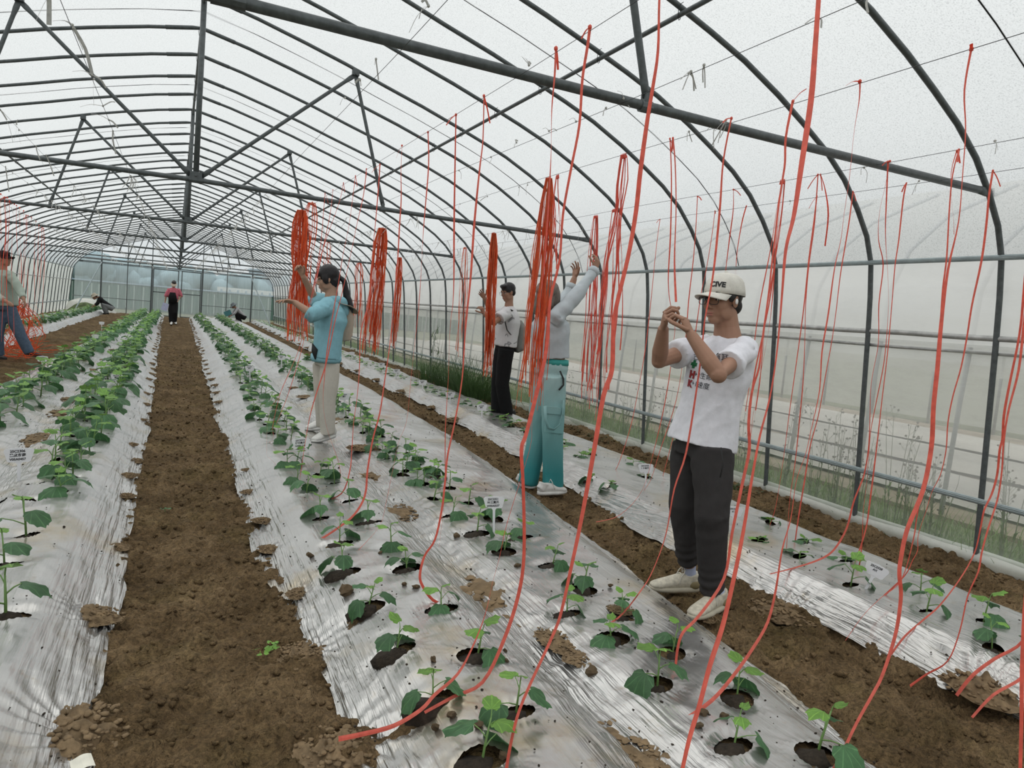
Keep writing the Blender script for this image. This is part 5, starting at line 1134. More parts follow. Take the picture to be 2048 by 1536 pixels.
    me = remesh(bm, .0085, 4, 'trousers'); folds(me, .007, .9, 9, .6, pins=((tuple(an), .12, 6, .009), (tuple(af), .12, 6, .009), (tuple(kn), .10, 3, .006), (tuple(lerpv(hn, hfar, .5)), .14, 4, .008))); tr = obj('trousers', me, TR, root)
    bm = bmesh.new(); tube(bm, [G(1442, 895, 2.70), G(1446, 930, 2.69), G(1440, 955, 2.69)], .0035, 6); obj('pocket_zip', bm, plain('zip', (.02, .02, .02), rough=.6), tr, True)
    # shoes and sock
    CR_ = plain('cream shoe', (.56, .52, .42), rough=.6, var=.25, scale=45); SO = plain('gum sole', (.50, .46, .36), rough=.7); LC = plain('cream laces', (.66, .64, .56), rough=.8); HP_ = plain('olive heel', (.26, .21, .11), rough=.6)
    shoe(root, on_z(1446, 1214, .012), on_z(1380, 1240, .012), an, CR_, SO, lace=LC, heelmat=HP_); shoe(root, on_z(1394, 1182, .012), on_z(1299, 1180, .012), af, CR_, SO, lace=LC, heelmat=HP_)
    for a_, q in ((af, lerpv(on_z(1394, 1182, .012), on_z(1299, 1180, .012), .17)+V3(0, 0, .085)), (an, lerpv(on_z(1446, 1214, .012), on_z(1380, 1240, .012), .17)+V3(0, 0, .085))):
        bm = bmesh.new(); tube(bm, [a_+V3(0, 0, .05), lerpv(a_, q, .5), q, q-V3(0, 0, .03)], [.034, .032, .031, .03], 12); obj('sock', bm, cloth('pale sock', (.42, .46, .60)), root, True)
    return root, hf
MAN, MHF = man_cap()
def fix_parent(root):
    # children were modelled in world space: keep them there under the offset root
    for c in root.children: c.location = Vector(c.location)-root.location
fix_parent(MAN)
# cap
def cap(hf, mat, lab, txt=None, brimdir=0, name='baseball_cap'):
    P, M, S = hf; o0 = P(0, 0, .06); root = empty(name, o0, lab, 'cap'); bm = bmesh.new(); n, rings = 28, 9; grid = []
    for i in range(rings):
        ph = math.pi/2*i/(rings-1); row = []
        for k in range(n):
            a = 2*math.pi*k/n; r = math.cos(ph)**.75; zz = math.sin(ph)**.9
            row.append(bm.verts.new(P(-.014+.104*r*math.cos(a), .090*r*math.sin(a), .026+.010*math.cos(a)*(1-zz)+.104*zz)-o0))
        grid.append(row)
    for i in range(rings-1):
        for k in range(n): bm.faces.new((grid[i][k], grid[i][(k+1) % n], grid[i+1][(k+1) % n], grid[i+1][k]))
    bmesh.ops.remove_doubles(bm, verts=bm.verts, dist=.002)
    me = bpy.data.meshes.new('crown'); bm.to_mesh(me); bm.free(); smooth_mesh(me); folds(me, .004, 2.4, 5); c_ = obj('crown', me, mat, root)
    so = c_.modifiers.new('t', 'SOLIDIFY'); so.thickness = .003
    bm = bmesh.new(); rows = []
    for i in range(7):
        f = i/6; row = []
        for k in range(15):
            a = -1.12+2.24*k/14; r0 = .098; ext = .078*f*(math.cos(a*1.15)**.6 if math.cos(a*1.15) > 0 else 0)
            x = -.012+(.100)*math.cos(a)+ext; y = .088*math.sin(a)*(1+.02*f); z = .036+.004*math.cos(a)-.014*f-(.030)*(abs(math.sin(a))**2)*(.5+.5*f)
            row.append(bm.verts.new(P(x, y, z)-o0))
        rows.append(row)
    for i in range(6):
        for k in range(14): bm.faces.new((rows[i][k], rows[i+1][k], rows[i+1][k+1], rows[i][k+1]))
    b_ = obj('brim', bm, mat, root, True); so = b_.modifiers.new('t', 'SOLIDIFY'); so.thickness = .004
    bm = bmesh.new(); ball(bm, P(-.014, 0, .132)-o0, (.008*S,)*3, sub=2); obj('button', bm, mat, root, True)
    if txt:
        tgt = me.copy(); a = get_co(tgt); set_co(tgt, a+np.array(o0)); Fh = M @ V3(.80, .42, .25); d = decal(txt, tgt, P(.075, .030, .062), Fh, V3(0, 0, 1), .036, INK, root, .0015, .002); d.location = -o0
    return root
CAPW = cloth('cream cap cotton', (.70, .68, .62), var=.1, bm_=(160, .4, .004))
cap(MHF, CAPW, 'cream white baseball cap on the man in glasses', 'CIVE')
# ------------------------------------------------------------ generic clothed figure for the others
BLK = plain('black hair b', (.012, .010, .011), rough=.45, var=.4, scale=80)
def figure(lab, F, HF, J, cloth_, base, vox=.008, low=False, skin=None, sw=.19, chestd=.115, hipw=.15, hair=None, hs=1.0, sleeve=(1, 1), hands=None, trw=(.095, .088, .070, .062, .055), hemz=None, face=True, arms=(.046, .040, .026), sleever=(.065, .058, .055), lips=(.42, .17, .14), glasses=None, foldamp=.007, HU=(0, 0, 1), neckr=.052, loose=1.0):
    """J: joints in world space; cloth_: dict of materials top, legs"""
    skin = skin or SK; root = empty('person', base, lab, 'person'); F = Vector(F).normalized(); L = V3(0, 0, 1).cross(F).normalized(); hf = head_fn(J['head'], HF, V3(*HU), hs); P = hf[0]
    nb, ch, pel = J['neck'], J['chest'], J['pelvis']; bm = bmesh.new(); add_head(bm, hf)
    tube(bm, [P(-.018, 0, -.045), lerpv(P(-.018, 0, -.045), nb, .6), nb-V3(0, 0, .03)], [neckr, neckr, neckr*1.25], 12)
    tube(bm, [nb-V3(0, 0, .02), lerpv(nb, ch, .5), ch, pel], [(.07, .05), (sw*.8, .07), (sw*.75, .085), (hipw*.85, .09)], 14, side=L)
    bf = bmesh.new()
    for k, s in enumerate('ab'):
        if 'sh'+s not in J: continue
        a, e, w = J['sh'+s], J['el'+s], J['wr'+s]; tube(bm, [a, lerpv(a, e, .5), e, lerpv(e, w, .3), w], [arms[0], arms[0]*.92, arms[1], arms[1], arms[2]], 10); ball(bm, a, arms[0]*1.05); ball(bm, e, arms[1])
        if hands and hands[k]:
            D, N, T, cu = hands[k][:4]; add_hand(bm, bf, w, D, N, T, cu, hs*.95, thumb=hands[k][4] if len(hands[k]) > 4 else (.6, .7, .35), tcurl=.3, spread=.16)
        else: tube(bm, [w, w+(w-e).normalized()*.09, w+(w-e).normalized()*.16], [(.03, .018), (.04, .018), (.022, .012)], 8)
    for s in 'ab':
        if 'hp'+s in J: tube(bm, [J['hp'+s], J['kn'+s], J['an'+s]], [.07, .045, .032], 8)
    me = remesh(bm, vox*.72 if not low else vox, 2, 'body'); append_bm(me, bf); obj('body', me, skin, root)
    if face: face_parts(root, hf, glasses=glasses, lips=lips)
    # hair
    if hair:
        bm = bmesh.new(); hair(bm, hf); me = remesh(bm, vox*.8, 2, 'hair'); folds(me, .004, 4, 2); obj('hair', me, J.get('hairmat', BLK), root)
    top, legs = cloth_['top'], cloth_['legs']; hem = J.get('hem', lerpv(pel, ch, -.02)); q = loose
    bm = bmesh.new(); tube(bm, [hem, lerpv(hem, ch, .4), lerpv(hem, ch, .75), ch, lerpv(ch, nb, .45), lerpv(ch, nb, .82), nb], [(hipw*1.12*q, .122*q), (hipw*1.08*q, .118*q), (sw*.92*q, .118*q), (sw*.96*q, chestd*q), (sw*.94, chestd*.9), (sw*.66, .075), (neckr*1.2, neckr*1.15)], 24, side=L)
    for k, s in enumerate('ab'):
        if 'sh'+s not in J: continue
        a, e, w = J['sh'+s], J['el'+s], J['wr'+s]; f = sleeve[k]
        if f <= 1: pts = [lerpv(a, ch, .2), a, lerpv(a, e, .4), lerpv(a, e, f)]; rr = [sleever[0], sleever[0], sleever[1], sleever[2]]
        else: pts = [lerpv(a, ch, .2), a, lerpv(a, e, .5), e, lerpv(e, w, (f-1)*.5), lerpv(e, w, f-1)]; rr = [sleever[0], sleever[0], sleever[1], sleever[1], sleever[2], sleever[2]*.95]
        tube(bm, pts, rr, 14)
    me = remesh(bm, vox, 3, 'top'); folds(me, foldamp, 1.0, hash(lab) % 7, .5, pins=((tuple(J['sha']), .16, 3, .007),) if 'sha' in J else ()); tp = obj(cloth_.get('topname', 'shirt'), me, top, root)
    bm = bmesh.new(); wst = J.get('waist', lerpv(pel, ch, .12)); tube(bm, [wst, lerpv(wst, pel, .6), pel-V3(0, 0, .03)], [(hipw*.95, .105), (hipw*1.02, .115), (hipw*.95, .11)], 20, side=L)
    for s in 'ab':
        if 'hp'+s not in J: continue
        h_, k_, a_ = J['hp'+s], J['kn'+s], J['an'+s]
        tube(bm, [h_+(h_-k_).normalized()*.03, lerpv(h_, k_, .2), lerpv(h_, k_, .6), k_, lerpv(k_, a_, .5), a_-(k_-a_).normalized()*.02], [trw[0], trw[0], trw[1], trw[2], trw[3], trw[4]], 16)
    me2 = remesh(bm, vox, 3, 'trousers'); folds(me2, foldamp*.8, .9, 5, .6); tr = obj(cloth_.get('legsname', 'trousers'), me2, legs, root)
    fix_parent(root)
    return root, hf, tp, tr, me, me2
def add_world(root, name, bm, mat, smooth=True, parent=None):
    o = obj(name, bm, mat, parent or root, smooth); 
    o.location = -root.location if parent is None else (0, 0, 0); return o
G = on_y
WSH = plain('white trainers', (.66, .65, .62), rough=.6, var=.1, scale=40); WSO = plain('white sole', (.70, .69, .66), rough=.7); DSH = plain('black shoes', (.02, .02, .02), rough=.6)
def shoes(root, l, mat, sole, lace=None, S=1.0):
    for heel, toe, an in l:
        s_ = shoe(root, heel, toe, an, mat, sole, lace=lace); s_.location = -root.location
# ---- girl in the light blue hoodie
def long_hair(front=.0, back=.05, vol=1.0):
    def f(bm, hf):
        P, M, S = hf; ball(bm, P(-.020, 0, .040), (.098*vol*S, .087*vol*S, .094*vol*S), M, 3); ball(bm, P(-.050, 0, -.02), (.062*S, .076*S, .075*S), M, 2)
        for s in (-1, 1): ball(bm, P(.018, s*.068, .005), (.036*S, .020*S, .052*S), M, 2)
        ball(bm, P(.066, 0, .064), (.026*S, .060*S, .030*S), M, 2)
    return f
def short_hair():
    def f(bm, hf):
        P, M, S = hf; ball(bm, P(-.016, 0, .046), (.098*S, .084*S, .088*S), M, 3); ball(bm, P(-.060, 0, -.005), (.045*S, .070*S, .06*S), M, 2); ball(bm, P(.055, 0, .090), (.045*S, .062*S, .030*S), M, 2)
        for s in (-1, 1): ball(bm, P(.012, s*.070, .028), (.024*S, .014*S, .034*S), M, 2)
    return f
Yb = 6.72
J = dict(head=G(655, 558, Yb), neck=G(663, 596, Yb), chest=G(661, 640, Yb), pelvis=G(655, 724, Yb), hem=G(652, 716, Yb), sha=G(655, 612, Yb-.15), ela=G(624, 629, Yb-.30), wra=G(588, 604, Yb-.22), shb=G(655, 608, Yb+.16), elb=G(630, 598, Yb+.25), wrb=G(606, 552, Yb+.15),
         hpa=G(660, 735, Yb-.07), kna=G(655, 800, Yb-.08), ana=G(655, 864, Yb-.08), hpb=G(645, 733, Yb+.08), knb=G(645, 795, Yb+.08), anb=G(646, 848, Yb+.10))
BLUE = cloth('light blue fleece', (.26, .50, .58), var=.06, bm_=(160, .25, .003)); CRM = cloth('cream sweatpants', (.60, .565, .50), var=.05)
girl, ghf, gtp, gtr, gm, gm2 = figure('girl in pale blue hoodie and cream trousers reaching for an orange twine bundle', (-1, .04, 0), (-.97, .10, -.28), J, dict(top=BLUE, legs=CRM, topname='hoodie'), on_z(650, 878, .14), vox=.0095,
    hair=long_hair(), hs=.98, sleeve=(1.22, 1.15), sw=.19, hipw=.165, chestd=.14, loose=1.08, sleever=(.082, .080, .062), trw=(.088, .085, .074, .070, .062), hands=((V3(-1, -.1, .10), V3(.1, -.3, -1), V3(0, 1, .2), (.15, .2, .4, .6), (.5, .7, -.2)), (V3(-.45, 0, .9), V3(-.6, -.6, -.1), V3(-.5, -.7, .3), (.9, 1.0, 1.1, 1.1))), skin=SKIN('fair skin', (.44, .27, .19)), arms=(.042, .037, .025), HU=(-.25, 0, 1))
bm = bmesh.new(); nb = J['neck']; tube(bm, [nb+V3(-.07, 0, -.035), nb+V3(-.01, -.085, -.01), nb+V3(.075, -.07, -.02), nb+V3(.135, 0, -.07), nb+V3(.08, .07, -.03), nb+V3(0, .08, -.01), nb+V3(-.07, 0, -.035)], [.03, .035, .045, .055, .045, .035, .03], 10); ball(bm, nb+V3(.115, 0, -.10), (.055, .09, .075), sub=2)
me = remesh(bm, .009, 3, 'hood'); folds(me, .006, 1.4, 2); add_world(girl, 'hood', me, BLUE)
bm = bmesh.new(); hm = J['hem']; Lg = V3(0, 1, 0); tube(bm, [hm+V3(0, 0, -.035), hm+V3(0, 0, -.01), hm+V3(0, 0, .03)], [(.172, .125), (.186, .137), (.178, .134)], 26, side=Lg); add_world(girl, 'hem_band', bm, BLUE)
bm = bmesh.new(); c_ = J['hem']+V3(-.145, -.10, .13); tube(bm, [c_, c_+V3(.02, -.02, -.06), c_+V3(.03, -.01, -.14)], [(.004, .008), (.030, .01), (.004, .008)], 8); add_world(girl, 'pocket_opening', bm, DSH)
P = ghf[0]; bm = bmesh.new(); a0 = P(-.105, 0, .0); tube(bm, [a0, a0+V3(.045, -.02, -.03), G(694, 592, Yb-.03), G(702, 612, Yb-.05), G(706, 628, Yb-.05)], [.020, .026, .032, .026, .006], 10); me = remesh(bm, .007, 2, 'ponytail'); folds(me, .004, 3, 1); add_world(girl, 'ponytail', me, BLK)
bm = bmesh.new(); tube(bm, [P(-.098, -.02, .012), P(-.115, 0, .012), P(-.098, .02, .012)], .012, 8); add_world(girl, 'hair_tie', bm, DSH)
shoes(girl, [(on_z(668, 874, .16), on_z(626, 886, .155), J['ana']), (on_z(648, 858, .16), on_z(612, 862, .155), J['anb'])], WSH, WSO, LC if False else WSO)
# tan sun hat hanging on her back
TAN = cloth('tan sun hat cloth', (.50, .41, .33), var=.06); ho = G(691, 612, Yb-.02); sh = empty('sun_hat', ho, 'tan sun hat with long neck cloth hanging on the back of the girl in blue', 'hat')
bm = bmesh.new(); n = 24; rows = []
for i in range(5):
    f = i/4; rows.append([bm.verts.new(G(687+(4+f*18)*math.cos(a)+ (8*f if math.cos(a) > 0 else 0), 612+(2+f*5)*math.sin(a)+f*10*math.cos(a)+4*f, Yb-.02+.11*f*math.sin(a))-ho) for a in np.linspace(0, 2*math.pi, n, endpoint=False)])
for i in range(4):
    for k in range(n): bm.faces.new((rows[i][k], rows[i][(k+1) % n], rows[i+1][(k+1) % n], rows[i+1][k]))
bm.faces.new(rows[0][::-1]); b_ = obj('brim', bm, TAN, sh, True); so = b_.modifiers.new('t', 'SOLIDIFY'); so.thickness = .004
bm = bmesh.new()
tube(bm, [p-ho for p in (G(688, 618, Yb), G(690, 635, Yb), G(690, 660, Yb), G(691, 682, Yb))], [(.07, .04), (.085, .03), (.07, .035), (.055, .02)], 16, side=(.9, -.4, 0)); tube(bm, [p-ho for p in (G(694, 626, Yb+.03), G(698, 645, Yb+.03), G(699, 674, Yb+.03))], [(.04, .03), (.05, .02), (.03, .015)], 12, side=(.9, -.4, 0))
me = remesh(bm, .009, 2, 'neck_cloth'); folds(me, .010, 1.6, 4, .2); obj('neck_cloth', me, TAN, sh)
# ---- woman with raised arms, teal trousers
Yc = 5.25
J = dict(head=G(1098, 590, Yc+.02), neck=G(1098, 628, Yc), chest=G(1100, 665, Yc), pelvis=G(1100, 742, Yc), waist=G(1103, 722, Yc), hem=G(1101, 716, Yc), sha=G(1114, 634, Yc-.12), ela=G(1157, 585, Yc-.06), wra=G(1191, 537, Yc+.02), shb=G(1106, 628, Yc+.17), elb=G(1135, 592, Yc+.28), wrb=G(1149, 556, Yc+.30),
         hpa=G(1108, 760, Yc-.08), kna=G(1106, 870, Yc-.10), ana=G(1106, 968, Yc-.04), hpb=G(1088, 757, Yc+.07), knb=G(1077, 865, Yc+.10), anb=G(1056, 962, Yc+.14), hairmat=None)
ASH = plain('ash grey hair', (.16, .135, .115), rough=.5, var=.5, scale=30, stretch=(3, 3, .4)); J['hairmat'] = ASH
GRT = plain('teal ombre denim', (.10, .38, .38)); 
m_, n, b, o = newmat('teal ombre denim b'); tc = n.nodes.new('ShaderNodeTexCoord'); sp = n.nodes.new('ShaderNodeSeparateXYZ'); n.links.new(tc.outputs['Object'], sp.inputs[0]); rp = n.nodes.new('ShaderNodeValToRGB'); n.links.new(sp.outputs[2], rp.inputs[0])
el = rp.color_ramp.elements; el[0].position = .18; el[0].color = (.035, .26, .27, 1); el[1].position = .98; el[1].color = (.36, .52, .52, 1); q_ = el.new(.55); q_.color = (.20, .41, .41, 1); n.links.new(rp.outputs[0], b.inputs['Base Color']); b.inputs['Roughness'].default_value = .85; bump(n, b, 150, .3, .003); TEAL = m_
SHW = cloth('pale blue shirt', (.50, .55, .58), var=.05)
def bob_hair(bm, hf):
    P, M, S = hf; ball(bm, P(-.020, 0, .035), (.108*S, .094*S, .098*S), M, 3); ball(bm, P(-.060, 0, -.045), (.075*S, .092*S, .11*S), M, 3); ball(bm, P(-.080, .02, -.10), (.062*S, .085*S, .09*S), M, 2)
    for s in (-1, 1): ball(bm, P(.015, s*.074, -.02), (.044*S, .026*S, .085*S), M, 2)
wom, whf, wtp, wtr, wm, wm2 = figure('woman with ash grey hair and teal cargo trousers stretching both arms upward', (.80, .60, 0), (.86, .35, .12), J, dict(top=SHW, legs=TEAL, topname='shirt', legsname='cargo_trousers'), on_z(1090, 985, 0), vox=.0095,
    hair=bob_hair, hs=.95, sleeve=(1.9, 1.55), sw=.175, hipw=.150, chestd=.115, loose=1.0, sleever=(.068, .058, .045), trw=(.100, .096, .088, .086, .088), hands=((V3(.25, .1, 1), V3(-.3, .9, .1), V3(-1, 0, .4), (.6, .8, .9, 1.0)), (V3(.12, .1, 1), V3(-1, -.3, 0), V3(.6, -.5, .3), (.25, .35, .5, .6))), arms=(.042, .037, .025))
for s_, a in ((1, J['wra']), (1, J['wrb'])): pass
for e_, w_ , f in ((J['ela'], J['wra'], .9), (J['elb'], J['wrb'], .55)):
    bm = bmesh.new(); c = lerpv(e_, w_, f); d = (w_-e_).normalized(); tube(bm, [c-d*.035, c-d*.01, c+d*.015], [.046, .050, .046], 14); add_world(wom, 'cuff', bm, SHW)
bm = bmesh.new(); tube(bm, [J['waist']+V3(0, 0, -.025), J['waist']+V3(0, 0, .02)], [(.148, .113), (.144, .110)], 22, side=(-.6, .8, 0)); add_world(wom, 'waistband', bm, plain('teal waistband', (.05, .36, .33)))
# cargo pocket, strap
def patch(root, pts, th, mat, name, parent=None):
    bm = bmesh.new(); vs = [bm.verts.new(p) for p in pts]; f = bm.faces.new(vs); f.normal_update(); nrm = f.normal.copy(); r = bmesh.ops.extrude_face_region(bm, geom=[f]); bmesh.ops.translate(bm, vec=nrm*th, verts=[v for v in r['geom'] if isinstance(v, bmesh.types.BMVert)]); bmesh.ops.recalc_face_normals(bm, faces=bm.faces)
    return add_world(root, name, bm, mat, False)
yk = Yc-.195
patch(wom, [G(1093, 825, yk), G(1128, 830, yk), G(1127, 868, yk), G(1091, 864, yk)], .02, TEAL, 'cargo_pocket'); patch(wom, [G(1092, 812, yk-.01), G(1130, 816, yk-.01), G(1129, 830, yk-.01), G(1092, 827, yk-.01)], .02, TEAL, 'pocket_flap')
bm = bmesh.new(); tube(bm, [G(1090, 812, yk-.02), G(1091, 840, yk-.03), G(1098, 856, yk-.035), G(1108, 859, yk-.035), G(1119, 850, yk-.03), G(1125, 825, yk-.02), G(1127, 800, yk-.01)], [(.012, .004)]*7, 8, side=(.9, -.4, 0)); add_world(wom, 'strap', bm, TEAL)
bm = bmesh.new(); tube(bm, [G(1120, 742, Yc-.17), G(1127, 758, Yc-.18), G(1127, 770, Yc-.19), G(1118, 780, Yc-.19)], .007, 6); add_world(wom, 'pocket_edge', bm, DSH)
shoes(wom, [(on_z(1077, 990, .012), on_z(1131, 986, .012), J['ana']), (on_z(1038, 972, .012), on_z(1070, 978, .012), J['anb'])], WSH, WSO, WSO)
# ---- student in black trousers
Yd = 8.75
J = dict(head=G(1016, 585, Yd), neck=G(1018, 612, Yd), chest=G(1016, 645, Yd), pelvis=G(1010, 695, Yd), hem=G(1010, 693, Yd), sha=G(1012, 626, Yd-.16), ela=G(988, 646, Yd-.26), wra=G(968, 627, Yd-.16), shb=G(1008, 625, Yd+.17), elb=G(984, 632, Yd+.22), wrb=G(969, 596, Yd+.12),
         hpa=G(1012, 702, Yd-.07), kna=G(1004, 768, Yd-.05), ana=G(1014, 826, Yd-.02), hpb=G(1004, 702, Yd+.08), knb=G(996, 765, Yd+.08), anb=G(994, 822, Yd+.10))
m_, n, b, o = newmat('white tee with grey print'); tc = n.nodes.new('ShaderNodeTexCoord'); vo = n.nodes.new('ShaderNodeTexVoronoi'); vo.feature = 'DISTANCE_TO_EDGE'; vo.inputs['Scale'].default_value = 9; n.links.new(tc.outputs['Object'], vo.inputs['Vector']); v2 = n.nodes.new('ShaderNodeTexVoronoi'); v2.inputs['Scale'].default_value = 6; n.links.new(tc.outputs['Object'], v2.inputs['Vector'])
mt = n.nodes.new('ShaderNodeMath'); mt.operation = 'LESS_THAN'; mt.inputs[1].default_value = .05; n.links.new(vo.outputs['Distance'], mt.inputs[0]); m2 = n.nodes.new('ShaderNodeMath'); m2.operation = 'LESS_THAN'; m2.inputs[1].default_value = .35; n.links.new(v2.outputs['Distance'], m2.inputs[0]); m3 = n.nodes.new('ShaderNodeMath'); m3.operation = 'MULTIPLY'; n.links.new(mt.outputs[0], m3.inputs[0]); n.links.new(m2.outputs[0], m3.inputs[1])
mx = n.nodes.new('ShaderNodeMixRGB'); mx.inputs[1].default_value = (.66, .65, .66, 1); mx.inputs[2].default_value = (.30, .30, .31, 1); n.links.new(m3.outputs[0], mx.inputs[0]); n.links.new(mx.outputs[0], b.inputs['Base Color']); b.inputs['Roughness'].default_value = .85; PTEE = m_
BLT = cloth('black trousers', (.014, .014, .015), var=.1)
stu, shf, stp, strr, _, _ = figure('student in patterned white T-shirt and black trousers with grey backpack', (-.97, -.25, 0), (-.95, -.20, -.25), J, dict(top=PTEE, legs=BLT), on_z(1005, 835, .07), vox=.012, hair=short_hair(), hs=1.0, sleeve=(.62, .62), sw=.195, hipw=.16, chestd=.12, sleever=(.080, .080, .088), loose=1.08,
    trw=(.105, .10, .09, .088, .082), hands=((V3(-.5, 0, .85), V3(-.4, .8, 0), V3(-.6, .1, .5), (.9, 1, 1.1, 1.1)), (V3(-.6, 0, .7), V3(-.4, -.8, 0), V3(-.3, -.2, .8), (.4, .5, .6, .7))), glasses=plain('thin glasses', (.1, .1, .1), rough=.3), HU=(-.15, 0, 1))
shoes(stu, [(on_z(1028, 834, .06), on_z(998, 838, .06), J['ana']), (on_z(1006, 828, .06), on_z(978, 828, .06), J['anb'])], DSH, DSH)
bp = empty('backpack', G(1036, 668, Yd), 'grey backpack on the student in black trousers', 'bag'); BPM = cloth('grey nylon', (.25, .25, .23)); bm = bmesh.new(); o_ = bp.location
tube(bm, [G(1034, 642, Yd)-o_, G(1038, 655, Yd)-o_, G(1040, 675, Yd)-o_, G(1036, 696, Yd)-o_, G(1030, 702, Yd)-o_], [(.05, .10), (.075, .14), (.085, .15), (.07, .14), (.03, .10)], 16, side=(1, 0, 0)); me = remesh(bm, .012, 3, 'pack'); folds(me, .006); obj('pack', me, BPM, bp)
bm = bmesh.new(); tube(bm, [G(1036, 650, Yd-.1)-o_, G(1030, 625, Yd-.12)-o_, G(1016, 618, Yd-.15)-o_, G(1008, 635, Yd-.17)-o_, G(1014, 660, Yd-.18)-o_, G(1030, 680, Yd-.14)-o_], [(.018, .006)]*6, 8); obj('strap', bm, DSH, bp); bm = bmesh.new(); tube(bm, [G(1044, 652, Yd-.05)-o_, G(1048, 668, Yd-.05)-o_, G(1044, 674, Yd-.05)-o_], .018, 8); obj('side_bottle_pocket', bm, DSH, bp, True)
# ---- man with black cap at the left edge
Yh = 13.6
J = dict(head=G(8, 518, Yh), neck=G(6, 540, Yh), chest=G(8, 562, Yh), pelvis=G(10, 616, Yh), hem=G(12, 612, Yh), sha=G(22, 551, Yh-.12), ela=G(40, 582, Yh-.2), wra=G(48, 600, Yh-.35), shb=G(-6, 551, Yh+.1), elb=G(-8, 590, Yh-.2), wrb=G(14, 604, Yh-.40),
         hpa=G(20, 622, Yh), kna=G(40, 668, Yh-.05), ana=G(58, 704, Yh-.05), hpb=G(0, 622, Yh), knb=G(-4, 668, Yh-.05), anb=G(-2, 708, Yh))
JEAN = cloth('blue jeans', (.09, .125, .18), var=.15); SAGE = cloth('pale sage shirt', (.40, .46, .40), var=.05)
lm, lhf, _, _, _, _ = figure('man with black cap and pale green shirt gathering twine at the left edge', (.7, -.7, 0), (.85, -.4, .1), J, dict(top=SAGE, legs=JEAN), on_z(40, 712, 0), vox=.015, hair=short_hair(), hs=1.0, sleeve=(1.75, 1.75), sw=.20, hipw=.17, chestd=.12, sleever=(.075, .065, .05), trw=(.10, .09, .08, .078, .075), hands=((V3(.3, -.3, -.8), V3(-.6, 0, -.3), V3(0, -.5, 0), (.5, .6, .7, .8)), None))
shoes(lm, [(on_z(50, 712, .02), on_z(84, 714, .02), J['ana']), (on_z(-14, 716, .02), on_z(12, 720, .02), J['anb'])], DSH, DSH)
cap(lhf, cloth('black cap cotton', (.015, .015, .017)), 'black baseball cap on the man at the left edge')
# ---- far walking woman
Ye = 33.0
J = dict(head=G(348, 568, Ye), neck=G(347, 575, Ye), chest=G(347, 586, Ye), pelvis=G(346, 604, Ye), hem=G(347, 598, Ye), sha=G(337, 580, Ye), ela=G(332, 592, Ye), wra=G(330, 605, Ye-.1), shb=G(358, 580, Ye), elb=G(362, 592, Ye), wrb=G(357, 600, Ye-.2), hpa=G(343, 606, Ye), kna=G(342, 625, Ye), ana=G(343, 644, Ye), hpb=G(350, 606, Ye), knb=G(350, 625, Ye-.1), anb=G(349, 642, Ye+.1))
PINK = cloth('pink checked shirt', (.62, .17, .22), var=.3, sc=24)
fw, fhf, _, _, _, _ = figure('woman in pink shirt and black dungarees walking in the central path', (0, -1, 0), (0, -.9, -.45), J, dict(top=PINK, legs=BLT), on_z(346, 648, 0), vox=.022, low=True, hair=short_hair(), hs=1.1, sleeve=(1.1, 1.1), sw=.21, hipw=.17, sleever=(.08, .075, .07), trw=(.12, .115, .10, .10, .09), HU=(0, -.3, 1))
shoes(fw, [(on_z(344, 645, .02), on_z(342, 650, .02), J['ana']), (on_z(350, 644, .02), on_z(352, 649, .02), J['anb'])], WSH, DSH)
bm = bmesh.new(); c = J['chest']; tube(bm, [c+V3(-.03, -.16, .02), c+V3(-.03, -.19, -.15), c+V3(0, -.17, -.40)], [(.10, .02), (.15, .03), (.17, .04)], 12, side=(1, 0, 0)); add_world(fw, 'bib', bm, BLT)
vz = empty('sun_visor', fhf[0](.05, 0, .03), 'beige sun visor on the woman walking in the path', 'hat'); bm = bmesh.new(); P = fhf[0]; o_ = vz.location; pts = [P(.09+.10*math.cos(a), .10*math.sin(a), .025-.03*math.cos(a))-o_ for a in np.linspace(-1.5, 1.5, 12)]; inn = [P(.09*math.cos(a), .085*math.sin(a), .045)-o_ for a in np.linspace(-1.5, 1.5, 12)]
va = [bm.verts.new(p) for p in pts]; vb = [bm.verts.new(p) for p in inn]
for k in range(11): bm.faces.new((va[k], va[k+1], vb[k+1], vb[k]))
b_ = obj('brim', bm, TAN, vz); b_.modifiers.new('t', 'SOLIDIFY').thickness = .01
pb = empty('paper_sheets', J['wra']+V3(0, -.05, -.12), 'pale lilac sheets of paper in the hand of the walking woman', 'paper'); bm = bmesh.new(); box(bm, (0, 0, -.05), (.22, .012, .30), Matrix.Rotation(.25, 3, 'Y')); obj('sheet', bm, plain('lilac paper', (.50, .52, .72)), pb); bm = bmesh.new(); box(bm, (.03, .014, -.06), (.21, .006, .29), Matrix.Rotation(.12, 3, 'Y')); obj('sheet', bm, plain('white paper', (.7, .7, .76)), pb)
